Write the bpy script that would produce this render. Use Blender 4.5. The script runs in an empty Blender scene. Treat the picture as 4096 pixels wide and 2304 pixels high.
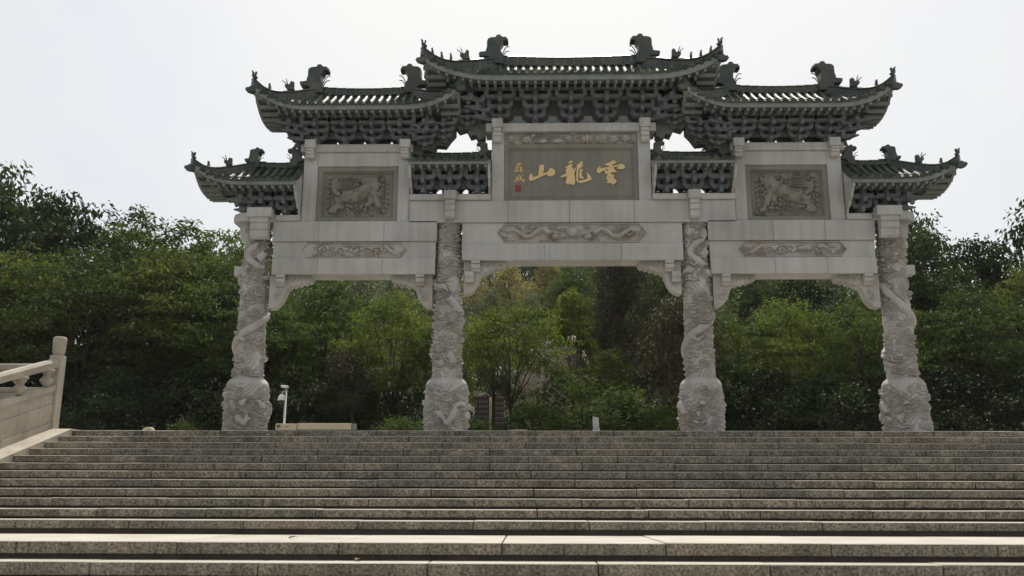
import bpy, math, random
import numpy as np
from mathutils import Matrix, Vector

random.seed(7)
RNG = np.random.default_rng(11)
R = math.radians
scene = bpy.context.scene
COL = scene.collection

# ------------------------------------------------------------------ camera
PITCH, YAW, ROLL = R(13.1), R(-1.098), R(0.152)
EYE = Vector((-1.011, -20.8, -1.367))
fw = Vector((math.sin(YAW) * math.cos(PITCH), math.cos(YAW) * math.cos(PITCH), math.sin(PITCH)))
rt = Vector((math.cos(YAW), -math.sin(YAW), 0.0))
up = rt.cross(fw)
rt2 = rt * math.cos(ROLL) + up * math.sin(ROLL)
up2 = up * math.cos(ROLL) - rt * math.sin(ROLL)
cam_data = bpy.data.cameras.new('camera')
cam_data.sensor_width = 36.0
cam_data.lens = 32.03
cam_data.clip_start = 0.1
cam_data.clip_end = 3000.0
cam = bpy.data.objects.new('camera', cam_data)
cam.matrix_world = Matrix(((rt2.x, up2.x, -fw.x, EYE.x), (rt2.y, up2.y, -fw.y, EYE.y), (rt2.z, up2.z, -fw.z, EYE.z), (0, 0, 0, 1)))
COL.objects.link(cam)
scene.camera = cam

# ------------------------------------------------------------------ sky, sun, exposure
SUN_EL, SUN_AZ = R(62.0), R(3.0)
world = bpy.data.worlds.new('World')
scene.world = world
world.use_nodes = True
wn, wl = world.node_tree.nodes, world.node_tree.links
wn.clear()
sky = wn.new('ShaderNodeTexSky')
sky.sky_type = 'NISHITA'
sky.sun_disc = False
sky.sun_elevation = SUN_EL
sky.sun_rotation = SUN_AZ
sky.air_density = 1.0
sky.dust_density = 4.0
sky.ozone_density = 1.0
bg = wn.new('ShaderNodeBackground')
bg.inputs['Strength'].default_value = 0.14
wo = wn.new('ShaderNodeOutputWorld')
veil = wn.new('ShaderNodeMix')                # thin even summer haze over the whole sky, a little uneven
veil.data_type = 'RGBA'
veil.inputs[7].default_value = (7.35, 7.25, 6.75, 1)
tc = wn.new('ShaderNodeTexCoord')
vn = wn.new('ShaderNodeTexNoise')
vn.inputs['Scale'].default_value = 1.6
vn.inputs['Detail'].default_value = 5.0
wl.new(tc.outputs['Generated'], vn.inputs['Vector'])
vr = wn.new('ShaderNodeMapRange')
vr.inputs['From Min'].default_value = 0.35
vr.inputs['From Max'].default_value = 0.65
vr.inputs['To Min'].default_value = 0.28
vr.inputs['To Max'].default_value = 0.74
wl.new(vn.outputs['Fac'], vr.inputs['Value'])
wl.new(vr.outputs[0], veil.inputs[0])
wl.new(sky.outputs[0], veil.inputs[6])
wl.new(veil.outputs[2], bg.inputs['Color'])
wl.new(bg.outputs[0], wo.inputs['Surface'])
sun_data = bpy.data.lights.new('sun', 'SUN')
sun_data.energy = 5.0
sun_data.angle = R(0.5)
sun_data.color = (1.0, 0.96, 0.89)
sun = bpy.data.objects.new('sun', sun_data)
sd = Vector((math.sin(SUN_AZ) * math.cos(SUN_EL), math.cos(SUN_AZ) * math.cos(SUN_EL), math.sin(SUN_EL)))
sun.rotation_euler = sd.to_track_quat('Z', 'Y').to_euler()
sun.location = (0, 30, 60)
COL.objects.link(sun)
scene.view_settings.view_transform = 'Standard'
scene.view_settings.look = 'None'
scene.view_settings.gamma = 1.0
scene.view_settings.exposure = -0.06
scene.view_settings.use_curve_mapping = False
scene.cycles.max_bounces = 6
scene.cycles.diffuse_bounces = 3
scene.cycles.glossy_bounces = 3
scene.cycles.transmission_bounces = 4
scene.cycles.transparent_max_bounces = 4

# ------------------------------------------------------------------ materials
def mat(name, col, rough=0.8, var=0.25, scale=1.5, speck=0.0, speck_scale=60.0, streak=0.0, bump=0.0, bump_scale=40.0,
        spec=0.35, rnd=0.0, rnd_hue=0.0, tint=None, tint_scale=0.6, coat=0.0):
    """Weathered surface: base colour x broad noise x vertical streaks x speckle, all in world position."""
    m = bpy.data.materials.new(name)
    m.use_nodes = True
    n, l = m.node_tree.nodes, m.node_tree.links
    b = n['Principled BSDF']
    b.inputs['Roughness'].default_value = rough
    b.inputs['Specular IOR Level'].default_value = spec
    if coat:
        b.inputs['Coat Weight'].default_value = coat
        b.inputs['Coat Roughness'].default_value = 0.12
    geo = n.new('ShaderNodeNewGeometry')

    def noise(sc, det=4.0, vec=None):
        t = n.new('ShaderNodeTexNoise')
        t.inputs['Scale'].default_value = sc
        t.inputs['Detail'].default_value = det
        l.new(vec or geo.outputs['Position'], t.inputs['Vector'])
        return t.outputs['Fac']

    def remap(sock, lo, hi, a=0.3, c=0.7):
        r = n.new('ShaderNodeMapRange')
        r.inputs['From Min'].default_value = a
        r.inputs['From Max'].default_value = c
        r.inputs['To Min'].default_value = lo
        r.inputs['To Max'].default_value = hi
        l.new(sock, r.inputs['Value'])
        return r.outputs[0]

    def mul(a, c):
        x = n.new('ShaderNodeMath')
        x.operation = 'MULTIPLY'
        l.new(a, x.inputs[0])
        l.new(c, x.inputs[1])
        return x.outputs[0]
    fac = remap(noise(scale), 1 - var, 1 + var)
    if speck:
        fac = mul(fac, remap(noise(speck_scale, 2.0), 1 - speck, 1 + speck))
    if streak:
        mp = n.new('ShaderNodeMapping')
        mp.inputs['Scale'].default_value = (6.0, 6.0, 0.35)
        l.new(geo.outputs['Position'], mp.inputs['Vector'])
        fac = mul(fac, remap(noise(1.2, 5.0, mp.outputs[0]), 1 - streak, 1 + streak * 0.6))
    if rnd:
        oi = n.new('ShaderNodeObjectInfo')
        fac = mul(fac, remap(oi.outputs['Random'], 1 - rnd, 1 + rnd, 0.0, 1.0))
    base = n.new('ShaderNodeRGB')
    base.outputs[0].default_value = (*col, 1)
    csock = base.outputs[0]
    if tint:
        mx = n.new('ShaderNodeMix')
        mx.data_type = 'RGBA'
        mx.inputs[7].default_value = (*tint, 1)
        l.new(csock, mx.inputs[6])
        l.new(remap(noise(tint_scale, 5.0), 0.0, 0.75, 0.4, 0.68), mx.inputs[0])
        csock = mx.outputs[2]
    if rnd_hue:
        oi2 = n.new('ShaderNodeObjectInfo')
        hs = n.new('ShaderNodeHueSaturation')
        l.new(remap(oi2.outputs['Random'], 1 - rnd_hue, 1 + rnd_hue, 0.0, 1.0), hs.inputs['Saturation'])
        l.new(csock, hs.inputs['Color'])
        csock = hs.outputs[0]
    vm = n.new('ShaderNodeVectorMath')
    vm.operation = 'SCALE'
    l.new(csock, vm.inputs[0])
    l.new(fac, vm.inputs['Scale'])
    l.new(vm.outputs[0], b.inputs['Base Color'])
    if bump:
        bp = n.new('ShaderNodeBump')
        bp.inputs['Strength'].default_value = bump
        bp.inputs['Distance'].default_value = 0.02
        l.new(noise(bump_scale, 3.0), bp.inputs['Height'])
        l.new(bp.outputs[0], b.inputs['Normal'])
    return m


def leaf_mat(name, col, col2, trans=0.3, gloss=0.65, spec=0.10):
    m = bpy.data.materials.new(name)
    m.use_nodes = True
    n, l = m.node_tree.nodes, m.node_tree.links
    b = n['Principled BSDF']
    b.inputs['Roughness'].default_value = gloss
    b.inputs['Specular IOR Level'].default_value = spec
    geo = n.new('ShaderNodeNewGeometry')
    oi = n.new('ShaderNodeObjectInfo')
    mx = n.new('ShaderNodeMix')
    mx.data_type = 'RGBA'
    mx.inputs[6].default_value = (*col, 1)
    mx.inputs[7].default_value = (*col2, 1)
    no = n.new('ShaderNodeTexNoise')
    no.inputs['Scale'].default_value = 0.55
    l.new(geo.outputs['Position'], no.inputs['Vector'])
    ad = n.new('ShaderNodeMath')
    ad.operation = 'MULTIPLY_ADD'
    ad.inputs[1].default_value = 0.5
    l.new(geo.outputs['Random Per Island'], ad.inputs[0])
    mr = n.new('ShaderNodeMapRange')
    mr.inputs['From Min'].default_value = 0.35
    mr.inputs['From Max'].default_value = 0.65
    mr.inputs['To Max'].default_value = 0.6
    l.new(no.outputs['Fac'], mr.inputs['Value'])
    l.new(mr.outputs[0], ad.inputs[2])
    l.new(ad.outputs[0], mx.inputs[0])
    hs = n.new('ShaderNodeHueSaturation')
    mv = n.new('ShaderNodeMapRange')
    mv.inputs['To Min'].default_value = 0.75
    mv.inputs['To Max'].default_value = 1.3
    l.new(oi.outputs['Random'], mv.inputs['Value'])
    l.new(mv.outputs[0], hs.inputs['Value'])
    l.new(mx.outputs[2], hs.inputs['Color'])
    l.new(hs.outputs[0], b.inputs['Base Color'])
    tr = n.new('ShaderNodeBsdfTranslucent')
    ts = n.new('ShaderNodeVectorMath')
    ts.operation = 'MULTIPLY'
    ts.inputs[1].default_value = (1.5, 1.6, 0.7)
    l.new(hs.outputs[0], ts.inputs[0])
    l.new(ts.outputs[0], tr.inputs['Color'])
    sh = n.new('ShaderNodeMixShader')
    sh.inputs[0].default_value = trans
    l.new(b.outputs[0], sh.inputs[1])
    l.new(tr.outputs[0], sh.inputs[2])
    l.new(sh.outputs[0], n['Material Output'].inputs['Surface'])
    return m


M = {}
M['granite'] = mat('gate_granite', (0.42, 0.415, 0.405), 0.75, 0.12, 0.9, 0.14, 50, 0.12, tint=(0.345, 0.335, 0.31), spec=0.3, rnd=0.07)
M['carved'] = mat('carved_granite', (0.42, 0.405, 0.385), 0.8, 0.14, 2.5, 0.08, 45, 0.1, tint=(0.33, 0.30, 0.26), tint_scale=1.3, spec=0.25, bump=0.25, bump_scale=30)
M['panel'] = mat('panel_stone', (0.215, 0.21, 0.178), 0.8, 0.12, 1.5, 0.08, 50, 0.1, tint=(0.155, 0.155, 0.135), spec=0.25)
M['gold'] = mat('gold_paint', (0.66, 0.48, 0.24), 0.45, 0.08, 4, spec=0.5)
M['red'] = mat('red_paint', (0.22, 0.035, 0.03), 0.6, 0.15, 8)
M['tile'] = mat('glazed_tile', (0.027, 0.044, 0.031), 0.52, 0.4, 3.0, 0.2, 30, tint=(0.085, 0.085, 0.055), tint_scale=2.2, spec=0.3, rnd=0.35, bump=0.3, bump_scale=18)
M['ridge'] = mat('glazed_ridge', (0.024, 0.037, 0.029), 0.42, 0.3, 4.0, tint=(0.07, 0.065, 0.045), tint_scale=2.0, spec=0.55, rnd=0.2)
M['eave'] = mat('eave_concrete', (0.19, 0.207, 0.203), 0.7, 0.15, 2.0, 0.08, 40, 0.15, spec=0.3)
M['soffit'] = mat('soffit_board', (0.11, 0.12, 0.115), 0.8, 0.2, 2.0, spec=0.2)
M['pan'] = mat('pan_tile', (0.11, 0.125, 0.085), 0.8, 0.4, 5.0, 0.2, 30, tint=(0.05, 0.07, 0.04), tint_scale=2.5, spec=0.03)
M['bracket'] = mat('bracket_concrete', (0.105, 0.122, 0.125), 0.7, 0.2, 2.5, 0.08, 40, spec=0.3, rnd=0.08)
M['mortar'] = mat('mortar', (0.35, 0.35, 0.31), 0.9)
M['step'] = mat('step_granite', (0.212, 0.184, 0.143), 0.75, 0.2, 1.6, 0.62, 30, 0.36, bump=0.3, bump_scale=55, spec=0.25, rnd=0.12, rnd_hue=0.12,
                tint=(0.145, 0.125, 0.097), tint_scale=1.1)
M['tread'] = mat('sunlit_tread', (0.41, 0.39, 0.325), 0.6, 0.10, 1.4, 0.15, 50, spec=0.4, rnd=0.08, tint=(0.35, 0.31, 0.245), tint_scale=1.5)  # paler copy of the step granite for top faces; sunlight painted into its colour
M['stepbase'] = mat('step_base', (0.06, 0.05, 0.04), 0.9, 0.3, 3.0, 0.3, 40)
M['pale'] = mat('pale_granite', (0.40, 0.36, 0.295), 0.8, 0.12, 1.2, 0.14, 60, 0.12, bump=0.2, bump_scale=60, tint=(0.30, 0.265, 0.21), tint_scale=1.4, spec=0.25)
M['paving'] = mat('paving', (0.26, 0.24, 0.2), 0.85, 0.15, 0.8, 0.1, 30)
M['soil'] = mat('soil', (0.05, 0.045, 0.025), 0.95, 0.4, 0.5, tint=(0.03, 0.045, 0.015))
M['rock'] = mat('pale_rock', (0.30, 0.25, 0.19), 0.9, 0.3, 0.8, 0.15, 6, bump=0.6, bump_scale=3)
M['bark'] = mat('bark', (0.055, 0.042, 0.03), 0.95, 0.3, 6.0, bump=0.4, bump_scale=25)
M['metal'] = mat('painted_steel', (0.34, 0.36, 0.35), 0.45, 0.08, 4, spec=0.5)
M['dome'] = mat('white_housing', (0.72, 0.72, 0.68), 0.4, 0.05, 4)
M['dark'] = mat('dark_glass', (0.015, 0.015, 0.018), 0.15, 0.0, 4, spec=0.5)
M['cream'] = mat('cream_board', (0.52, 0.47, 0.33), 0.6, 0.08, 2, spec=0.3)
M['maroon'] = mat('maroon_paint', (0.028, 0.016, 0.014), 0.6, 0.2, 3)
M['ink'] = mat('black_print', (0.02, 0.02, 0.018), 0.7)
M['whiteprint'] = mat('white_print', (0.20, 0.19, 0.18), 0.7)
M['whiteboard'] = mat('white_sign', (0.5, 0.53, 0.55), 0.5, 0.1, 3)
M['dry'] = mat('dry_leaf', (0.16, 0.10, 0.05), 0.8, 0.2, 20)
M['leaf_dark'] = leaf_mat('leaf_dark', (0.015, 0.026, 0.010), (0.038, 0.056, 0.018), 0.25)
M['leaf_mid'] = leaf_mat('leaf_mid', (0.022, 0.036, 0.013), (0.075, 0.102, 0.032), 0.36)
M['leaf_bright'] = leaf_mat('leaf_bright', (0.036, 0.054, 0.016), (0.115, 0.138, 0.036), 0.40)
M['leaf_cypress'] = leaf_mat('leaf_cypress', (0.028, 0.029, 0.016), (0.055, 0.046, 0.024), 0.12, 0.7, 0.2)
M['leaf_hill'] = leaf_mat('leaf_hill', (0.075, 0.092, 0.055), (0.13, 0.145, 0.085), 0.2, 0.6, 0.2)  # distance haze put into the colour, paler than the nearer leaves
M['leaf_shade'] = leaf_mat('leaf_shade', (0.014, 0.023, 0.010), (0.036, 0.050, 0.020), 0.16)  # undergrowth leaves; shade under the trees put into their colour
M['leaf_bloom'] = leaf_mat('leaf_bloom', (0.10, 0.11, 0.04), (0.42, 0.34, 0.16), 0.25, 0.6, 0.2)

# ------------------------------------------------------------------ helpers
class MB:
    def __init__(self):
        self.v, self.f = [], []

    def add(self, vs, fs):
        o = len(self.v)
        self.v += [tuple(p) for p in vs]
        self.f += [tuple(i + o for i in q) for q in fs]

    def box(self, x0, x1, y0, y1, z0, z1):
        self.hexa([(x0, y0, z0), (x1, y0, z0), (x1, y1, z0), (x0, y1, z0), (x0, y0, z1), (x1, y0, z1), (x1, y1, z1), (x0, y1, z1)])

    def hexa(self, p):
        self.add(p, [(0, 3, 2, 1), (4, 5, 6, 7), (0, 1, 5, 4), (1, 2, 6, 5), (2, 3, 7, 6), (3, 0, 4, 7)])

    def cbox(self, x0, x1, y0, y1, z0, z1, c=0.008, skew=0.0):
        """box with chamfered edges"""
        vs, idx = [], {}
        for ix, X in enumerate((x0, x1)):
            for iy, Y in enumerate((y0, y1)):
                for iz, Z in enumerate((z0, z1)):
                    sx, sy, sz = (1, -1)[ix], (1, -1)[iy], (1, -1)[iz]
                    for a in range(3):
                        p = [X + sx * c, Y + sy * c, Z + sz * c]
                        p[a] = (X, Y, Z)[a]
                        idx[(ix, iy, iz, a)] = len(vs)
                        vs.append(p)
        fs = []
        for a in range(3):
            for s in (0, 1):
                b_, c_ = [k for k in range(3) if k != a]
                q = []
                for (u, w) in ((0, 0), (1, 0), (1, 1), (0, 1)):
                    k = [0, 0, 0]
                    k[a], k[b_], k[c_] = s, u, w
                    q.append(idx[(*k, a)])
                fs.append(tuple(q))
        for a in range(3):
            b_, c_ = [k for k in range(3) if k != a]
            for (u, w) in ((0, 0), (1, 0), (1, 1), (0, 1)):
                k0, k1 = [0, 0, 0], [0, 0, 0]
                k0[b_] = k1[b_] = u
                k0[c_] = k1[c_] = w
                k1[a] = 1
                fs.append((idx[(*k0, b_)], idx[(*k1, b_)], idx[(*k1, c_)], idx[(*k0, c_)]))
        for k in [(i, j, q) for i in (0, 1) for j in (0, 1) for q in (0, 1)]:
            fs.append(tuple(idx[(*k, a)] for a in range(3)))
        self.add(vs, fs)

    def prism(self, outline, a0, a1, axis='y'):
        """outline in the two other axes, extruded along axis"""
        n = len(outline)

        def P(p, a):
            return (p[0], a, p[1]) if axis == 'y' else (a, p[0], p[1]) if axis == 'x' else (p[0], p[1], a)
        vs = [P(p, a0) for p in outline] + [P(p, a1) for p in outline]
        fs = [tuple(range(n)), tuple(range(2 * n - 1, n - 1, -1))]
        fs += [(i, (i + 1) % n, n + (i + 1) % n, n + i) for i in range(n)]
        self.add(vs, fs)

    def solid(self, outline, y, t, inset=0.85):
        """rounded slab: outline in x-z, full size at the middle and shrunk on both faces"""
        n = len(outline)
        cx = sum(p[0] for p in outline) / n
        cz = sum(p[1] for p in outline) / n
        rings = []
        for (yy, s) in ((y - t, inset), (y - t * 0.55, 1.0), (y + t * 0.55, 1.0), (y + t, inset)):
            rings.append([(cx + (p[0] - cx) * s, yy, cz + (p[1] - cz) * s) for p in outline])
        vs = [p for r in rings for p in r]
        fs = [tuple(range(n)), tuple(range(4 * n - 1, 3 * n - 1, -1))]
        for k in range(3):
            fs += [(k * n + i, k * n + (i + 1) % n, (k + 1) * n + (i + 1) % n, (k + 1) * n + i) for i in range(n)]
        self.add(vs, fs)

    def tube(self, path, rad, n=6):
        path = [Vector(p) for p in path]
        if not isinstance(rad, (list, tuple)):
            rad = [rad] * len(path)
        vs, fs = [], []
        for i, p in enumerate(path):
            d = (path[min(i + 1, len(path) - 1)] - path[max(i - 1, 0)]).normalized()
            a = d.cross(Vector((0, 0, 1)))
            if a.length < 0.05:
                a = d.cross(Vector((0, 1, 0)))
            a.normalize()
            b = d.cross(a)
            for k in range(n):
                t = 2 * math.pi * k / n
                vs.append(p + a * math.cos(t) * rad[i] + b * math.sin(t) * rad[i])
        for i in range(len(path) - 1):
            for k in range(n):
                fs.append((i * n + k, i * n + (k + 1) % n, (i + 1) * n + (k + 1) % n, (i + 1) * n + k))
        fs.append(tuple(range(n - 1, -1, -1)))
        fs.append(tuple((len(path) - 1) * n + k for k in range(n)))
        self.add(vs, fs)

    def lathe(self, prof, n=24, cx=0.0, cy=0.0):
        vs, fs = [], []
        for (r, z) in prof:
            for k in range(n):
                t = 2 * math.pi * k / n
                vs.append((cx + r * math.cos(t), cy + r * math.sin(t), z))
        for i in range(len(prof) - 1):
            for k in range(n):
                fs.append((i * n + k, i * n + (k + 1) % n, (i + 1) * n + (k + 1) % n, (i + 1) * n + k))
        fs.append(tuple(range(n - 1, -1, -1)))
        fs.append(tuple((len(prof) - 1) * n + k for k in range(n)))
        self.add(vs, fs)

    def mesh(self, name, m, smooth=False):
        me = bpy.data.meshes.new(name)
        me.from_pydata(self.v, [], self.f)
        import bmesh
        bm = bmesh.new()
        bm.from_mesh(me)
        bmesh.ops.recalc_face_normals(bm, faces=bm.faces)
        bm.to_mesh(me)
        bm.free()
        me.materials.append(m)
        if smooth:
            me.polygons.foreach_set('use_smooth', [True] * len(me.polygons))
        return me

    def build(self, name, m, parent=None, smooth=False):
        return place(name, self.mesh(name, m, smooth), parent)


def place(name, me, parent=None, loc=(0, 0, 0), rot=(0, 0, 0), sc=(1, 1, 1)):
    o = bpy.data.objects.new(name, me)
    o.location, o.rotation_euler, o.scale = loc, rot, sc
    COL.objects.link(o)
    if parent:
        o.parent = parent
    return o


def grid_mesh(name, V, m, wrap=False, smooth=True, flip=False):
    """V: (rows, cols, 3) numpy array to a quad mesh"""
    nr, nc = V.shape[:2]
    idx = np.arange(nr * nc).reshape(nr, nc)
    nx = np.roll(idx, -1, 1) if wrap else None
    if wrap:
        a, b, c, d = idx[:-1], nx[:-1], nx[1:], idx[1:]
    else:
        a, b, c, d = idx[:-1, :-1], idx[:-1, 1:], idx[1:, 1:], idx[1:, :-1]
    F = np.stack([a, b, c, d], -1).reshape(-1, 4)
    if flip:
        F = F[:, ::-1]
    return quad_mesh(name, V.reshape(-1, 3), F, m, smooth)


def quad_mesh(name, V, F, m, smooth=False):
    me = bpy.data.meshes.new(name)
    me.vertices.add(len(V))
    me.vertices.foreach_set('co', np.ascontiguousarray(V, dtype=np.float32).ravel())
    me.loops.add(F.size)
    me.loops.foreach_set('vertex_index', np.ascontiguousarray(F, dtype=np.int32).ravel())
    me.polygons.add(len(F))
    me.polygons.foreach_set('loop_start', np.arange(0, F.size, 4, dtype=np.int32))
    me.polygons.foreach_set('loop_total', np.full(len(F), 4, dtype=np.int32))
    me.update(calc_edges=True)
    if smooth:
        me.polygons.foreach_set('use_smooth', np.ones(len(F), dtype=bool))
    me.materials.append(m)
    return me


def tag(o, label, cat, group=None, kind=None):
    o['label'], o['category'] = label, cat
    if group:
        o['group'] = group
    if kind:
        o['kind'] = kind
    return o


def empty(name, loc=(0, 0, 0), parent=None):
    o = bpy.data.objects.new(name, None)
    o.location = loc
    o.empty_display_size = 0.2
    COL.objects.link(o)
    if parent:
        o.parent = parent
    return o


def structure(o, label=None, cat=None):
    o['kind'] = 'structure'
    o['label'] = label or o.name
    o['category'] = cat or o.name
    return o

# ------------------------------------------------------------------ relief fields
def relief(S, Z, motifs, period=None, moat=0.024, floor=None):
    """height of a carved relief at surface points: groups of rounded strands and curled clouds,
    each group cut free from what lies under it by a narrow groove"""
    H = np.zeros_like(S) if floor is None else floor
    shifts = (0,) if period is None else (-period, 0, period)
    groups, cur = [], []
    for mo in motifs:
        if mo[0] == 'grp':
            if cur:
                groups.append(cur)
            cur = []
        else:
            cur.append(mo)
    groups.append(cur)
    for g in groups:
        Hg = np.zeros_like(S)
        sup = np.zeros(S.shape, dtype=bool)
        for mo in g:
            for sh in shifts:
                if mo[0] == 'cap':
                    _, x1, z1, x2, z2, r1, r2, h = mo
                    xa, xb, za, zb = min(x1, x2) + sh, max(x1, x2) + sh, min(z1, z2), max(z1, z2)
                    m_ = max(r1, r2) + moat
                else:
                    _, x, z, r, h, tw = mo
                    xa = xb = x + sh
                    za = zb = z
                    m_ = r + moat
                sel = (S > xa - m_) & (S < xb + m_) & (Z > za - m_) & (Z < zb + m_)
                if not sel.any():
                    continue
                s_, z_ = S[sel], Z[sel]
                if mo[0] == 'cap':
                    dx, dz = x2 - x1, z2 - z1
                    L2 = dx * dx + dz * dz + 1e-9
                    t = np.clip(((s_ - x1 - sh) * dx + (z_ - z1) * dz) / L2, 0, 1)
                    d = np.hypot(s_ - x1 - sh - t * dx, z_ - z1 - t * dz)
                    rr_ = r1 + (r2 - r1) * t
                    hh = h * np.clip(1 - (d / rr_) ** 2, 0, 1) ** 0.42
                else:
                    d = np.hypot(s_ - x - sh, z_ - z)
                    th_ = np.arctan2(z_ - z, s_ - x - sh)
                    rr_ = r
                    hh = h * np.clip(1 - (d / r) ** 4, 0, 1) ** 0.4 * (0.6 + 0.4 * np.cos(2 * math.pi * (d / r) * 1.6 - tw * th_))
                Hg[sel] = np.maximum(Hg[sel], hh)
                sup[sel] |= d < rr_ + moat
        H = np.where(sup, Hg, H)
    return H


def flow(S, Z, P, h, k):
    """shallow flowing lines that fill the ground between the carved figures"""
    a = 2 * math.pi * S / P
    ph = 5.0 * np.sin(a * 2 + Z * 2.3 + k) + 3.0 * np.sin(a * 3 - Z * 4.1 + 2 * k) + Z * 26
    return h * np.abs(np.sin(ph)) ** 0.6


def strand(pts, r, h, taper=0.6):
    out = []
    n = len(pts) - 1
    for i in range(n):
        ra = r * (1 + (taper - 1) * i / n)
        rb = r * (1 + (taper - 1) * (i + 1) / n)
        out.append(('cap', *pts[i], *pts[i + 1], ra, rb, h))
    return out


def curl(x, z, rad, turns, r, h, ph=0.0, sgn=1):
    pts = []
    for i in range(9):
        t = i / 8
        a = ph + sgn * t * turns * 2 * math.pi
        q = rad * (1 - 0.75 * t)
        pts.append((x + q * math.cos(a), z + q * math.sin(a)))
    return strand(pts, r, h, 0.7)


def clouds(x0, x1, z0, z1, n, rnd, rmin=0.07, rmax=0.15, h=0.045):
    out = []
    for i in range(n):
        x, z = rnd.uniform(x0, x1), rnd.uniform(z0, z1)
        r = rnd.uniform(rmin, rmax)
        s = rnd.choice((-1, 1))
        out.append(('grp',))
        out.append(('spi', x, z, r, h * rnd.uniform(0.7, 1.15), s))
        out.append(('spi', x + s * r * 1.3, z - r * 0.3, r * 0.75, h * 0.85, -s))
        out += strand([(x - s * r * 0.6, z - r * 0.8), (x - s * r * 1.8, z - r * 1.3), (x - s * r * 3.0, z - r * 0.9), (x - s * r * 3.9, z - r * 1.3)], r * 0.34, h * 0.8, 0.3)
    return out


def dragon(path, r, h, rnd, head=True):
    """body strand with fin, legs with claws, and a maned head at the end of the path"""
    out = [('grp',)] + strand(path, r, h, 1.25)
    n = len(path)
    for i in range(1, n - 1):
        (ax, az), (bx, bz) = path[i - 1], path[i + 1]
        dx, dz = bx - ax, bz - az
        L = math.hypot(dx, dz) + 1e-6
        nx, nz = -dz / L, dx / L
        x, z = path[i]
        out.append(('cap', x + nx * r * 0.7, z + nz * r * 0.7, x + nx * r * 1.5 - dx / L * r * 0.6, z + nz * r * 1.5 - dz / L * r * 0.6, r * 0.32, r * 0.12, h * 0.75))
    for k in (int(n * 0.3), int(n * 0.72)):
        x, z = path[k]
        s = rnd.choice((-1, 1))
        kx, kz = x + s * r * 1.9, z - r * 1.4
        fx, fz = kx + s * r * 1.2, kz + r * 0.9
        out += strand([(x, z), (kx, kz), (fx, fz)], r * 0.55, h * 0.9, 0.6)
        for a in (-0.7, 0.0, 0.7, 1.4):
            out.append(('cap', fx, fz, fx + s * r * 0.75 * math.cos(a), fz + r * 0.75 * math.sin(a), r * 0.2, r * 0.08, h * 0.8))
    if head:
        out.append(('grp',))
        (ax, az), (bx, bz) = path[-2], path[-1]
        s = 1 if bx >= ax else -1
        x, z = bx, bz
        out += [('cap', x, z, x + s * r * 1.5, z - r * 0.2, r * 1.2, r * 0.75, h * 1.45), ('cap', x + s * r * 0.9, z - r * 0.9, x + s * r * 1.9, z - r * 0.8, r * 0.4, r * 0.3, h * 1.1),
                ('cap', x + s * r * 0.6, z + r * 0.6, x + s * r * 0.8, z + r * 0.7, r * 0.38, r * 0.3, h * 1.8)]
        for j in range(6):
            a = math.pi * (0.55 + 0.16 * j)
            out += strand([(x - s * r * 0.3, z), (x + s * math.cos(a) * r * 1.6, z + math.sin(a) * r * 1.5), (x + s * math.cos(a + 0.4) * r * 2.6, z + math.sin(a + 0.4) * r * 2.1)], r * 0.28, h * 0.8, 0.3)
        out += strand([(x + s * r * 1.7, z), (x + s * r * 2.3, z + r * 0.8), (x + s * r * 2.0, z + r * 1.6)], r * 0.13, h, 0.5)
    return out


def carved_shaft(seed, r0, r1, z0, z1, sgn):
    rnd = random.Random(seed)
    P = 2 * math.pi * (r0 + r1) / 2
    mot = clouds(0, P, z0 + 0.05, z1, 95, rnd, 0.05, 0.095, 0.08)
    path = []
    n = 26
    s0 = rnd.uniform(0, P)
    for i in range(n):
        t = i / (n - 1)
        path.append((s0 + sgn * (t * P * 1.6 + 0.2 * math.sin(t * 15)), z0 + 0.35 + t * (z1 - z0) * 0.72 + 0.15 * math.sin(t * 14)))
    path = [(x % P if False else x, z) for x, z in path]
    wrapped = []
    for mo in dragon(path, 0.088, 0.13, rnd):
        if mo[0] == 'grp':
            wrapped.append(mo)
            continue
        k = math.floor(min(mo[1], mo[3]) / P)
        mo = list(mo)
        mo[1] -= k * P
        mo[3] -= k * P
        wrapped.append(tuple(mo))
    # a second coil near the top, head looking down
    q = [(s0 + P * 0.5 + 0.25 * math.sin(i * 0.9), z1 - 0.1 - i * 0.13) for i in range(10)]
    for mo in dragon(q, 0.075, 0.12, rnd):
        if mo[0] == 'grp':
            wrapped.append(mo)
            continue
        k = math.floor(min(mo[1], mo[3]) / P)
        mo = list(mo)
        mo[1] -= k * P
        mo[3] -= k * P
        wrapped.append(tuple(mo))
    wrapped += clouds(0, P, z0 + 0.1, z1, 42, rnd, 0.045, 0.08, 0.125)
    nu, nv = 168, int((z1 - z0) / 0.012)
    ang = np.linspace(0, 2 * math.pi, nu, endpoint=False)
    zz = np.linspace(z0, z1, nv)
    A, Z = np.meshgrid(ang, zz)
    S = A / (2 * math.pi) * P
    H = relief(S, Z, mot + wrapped, P, 0.026, flow(S, Z, P, 0.05, seed))
    H = np.minimum(H, 0.135)
    H += 0.007 * np.sin(S * 95 + Z * 30) * np.sin(Z * 95) * (H > 0.10)
    base = r0 + (r1 - r0) * (Z - z0) / (z1 - z0)
    H = np.where((Z < z0 + 0.035), 0.085, H)
    rad = base - 0.09 + H
    V = np.stack([rad * np.cos(A), rad * np.sin(A), Z], -1)
    return V


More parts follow.
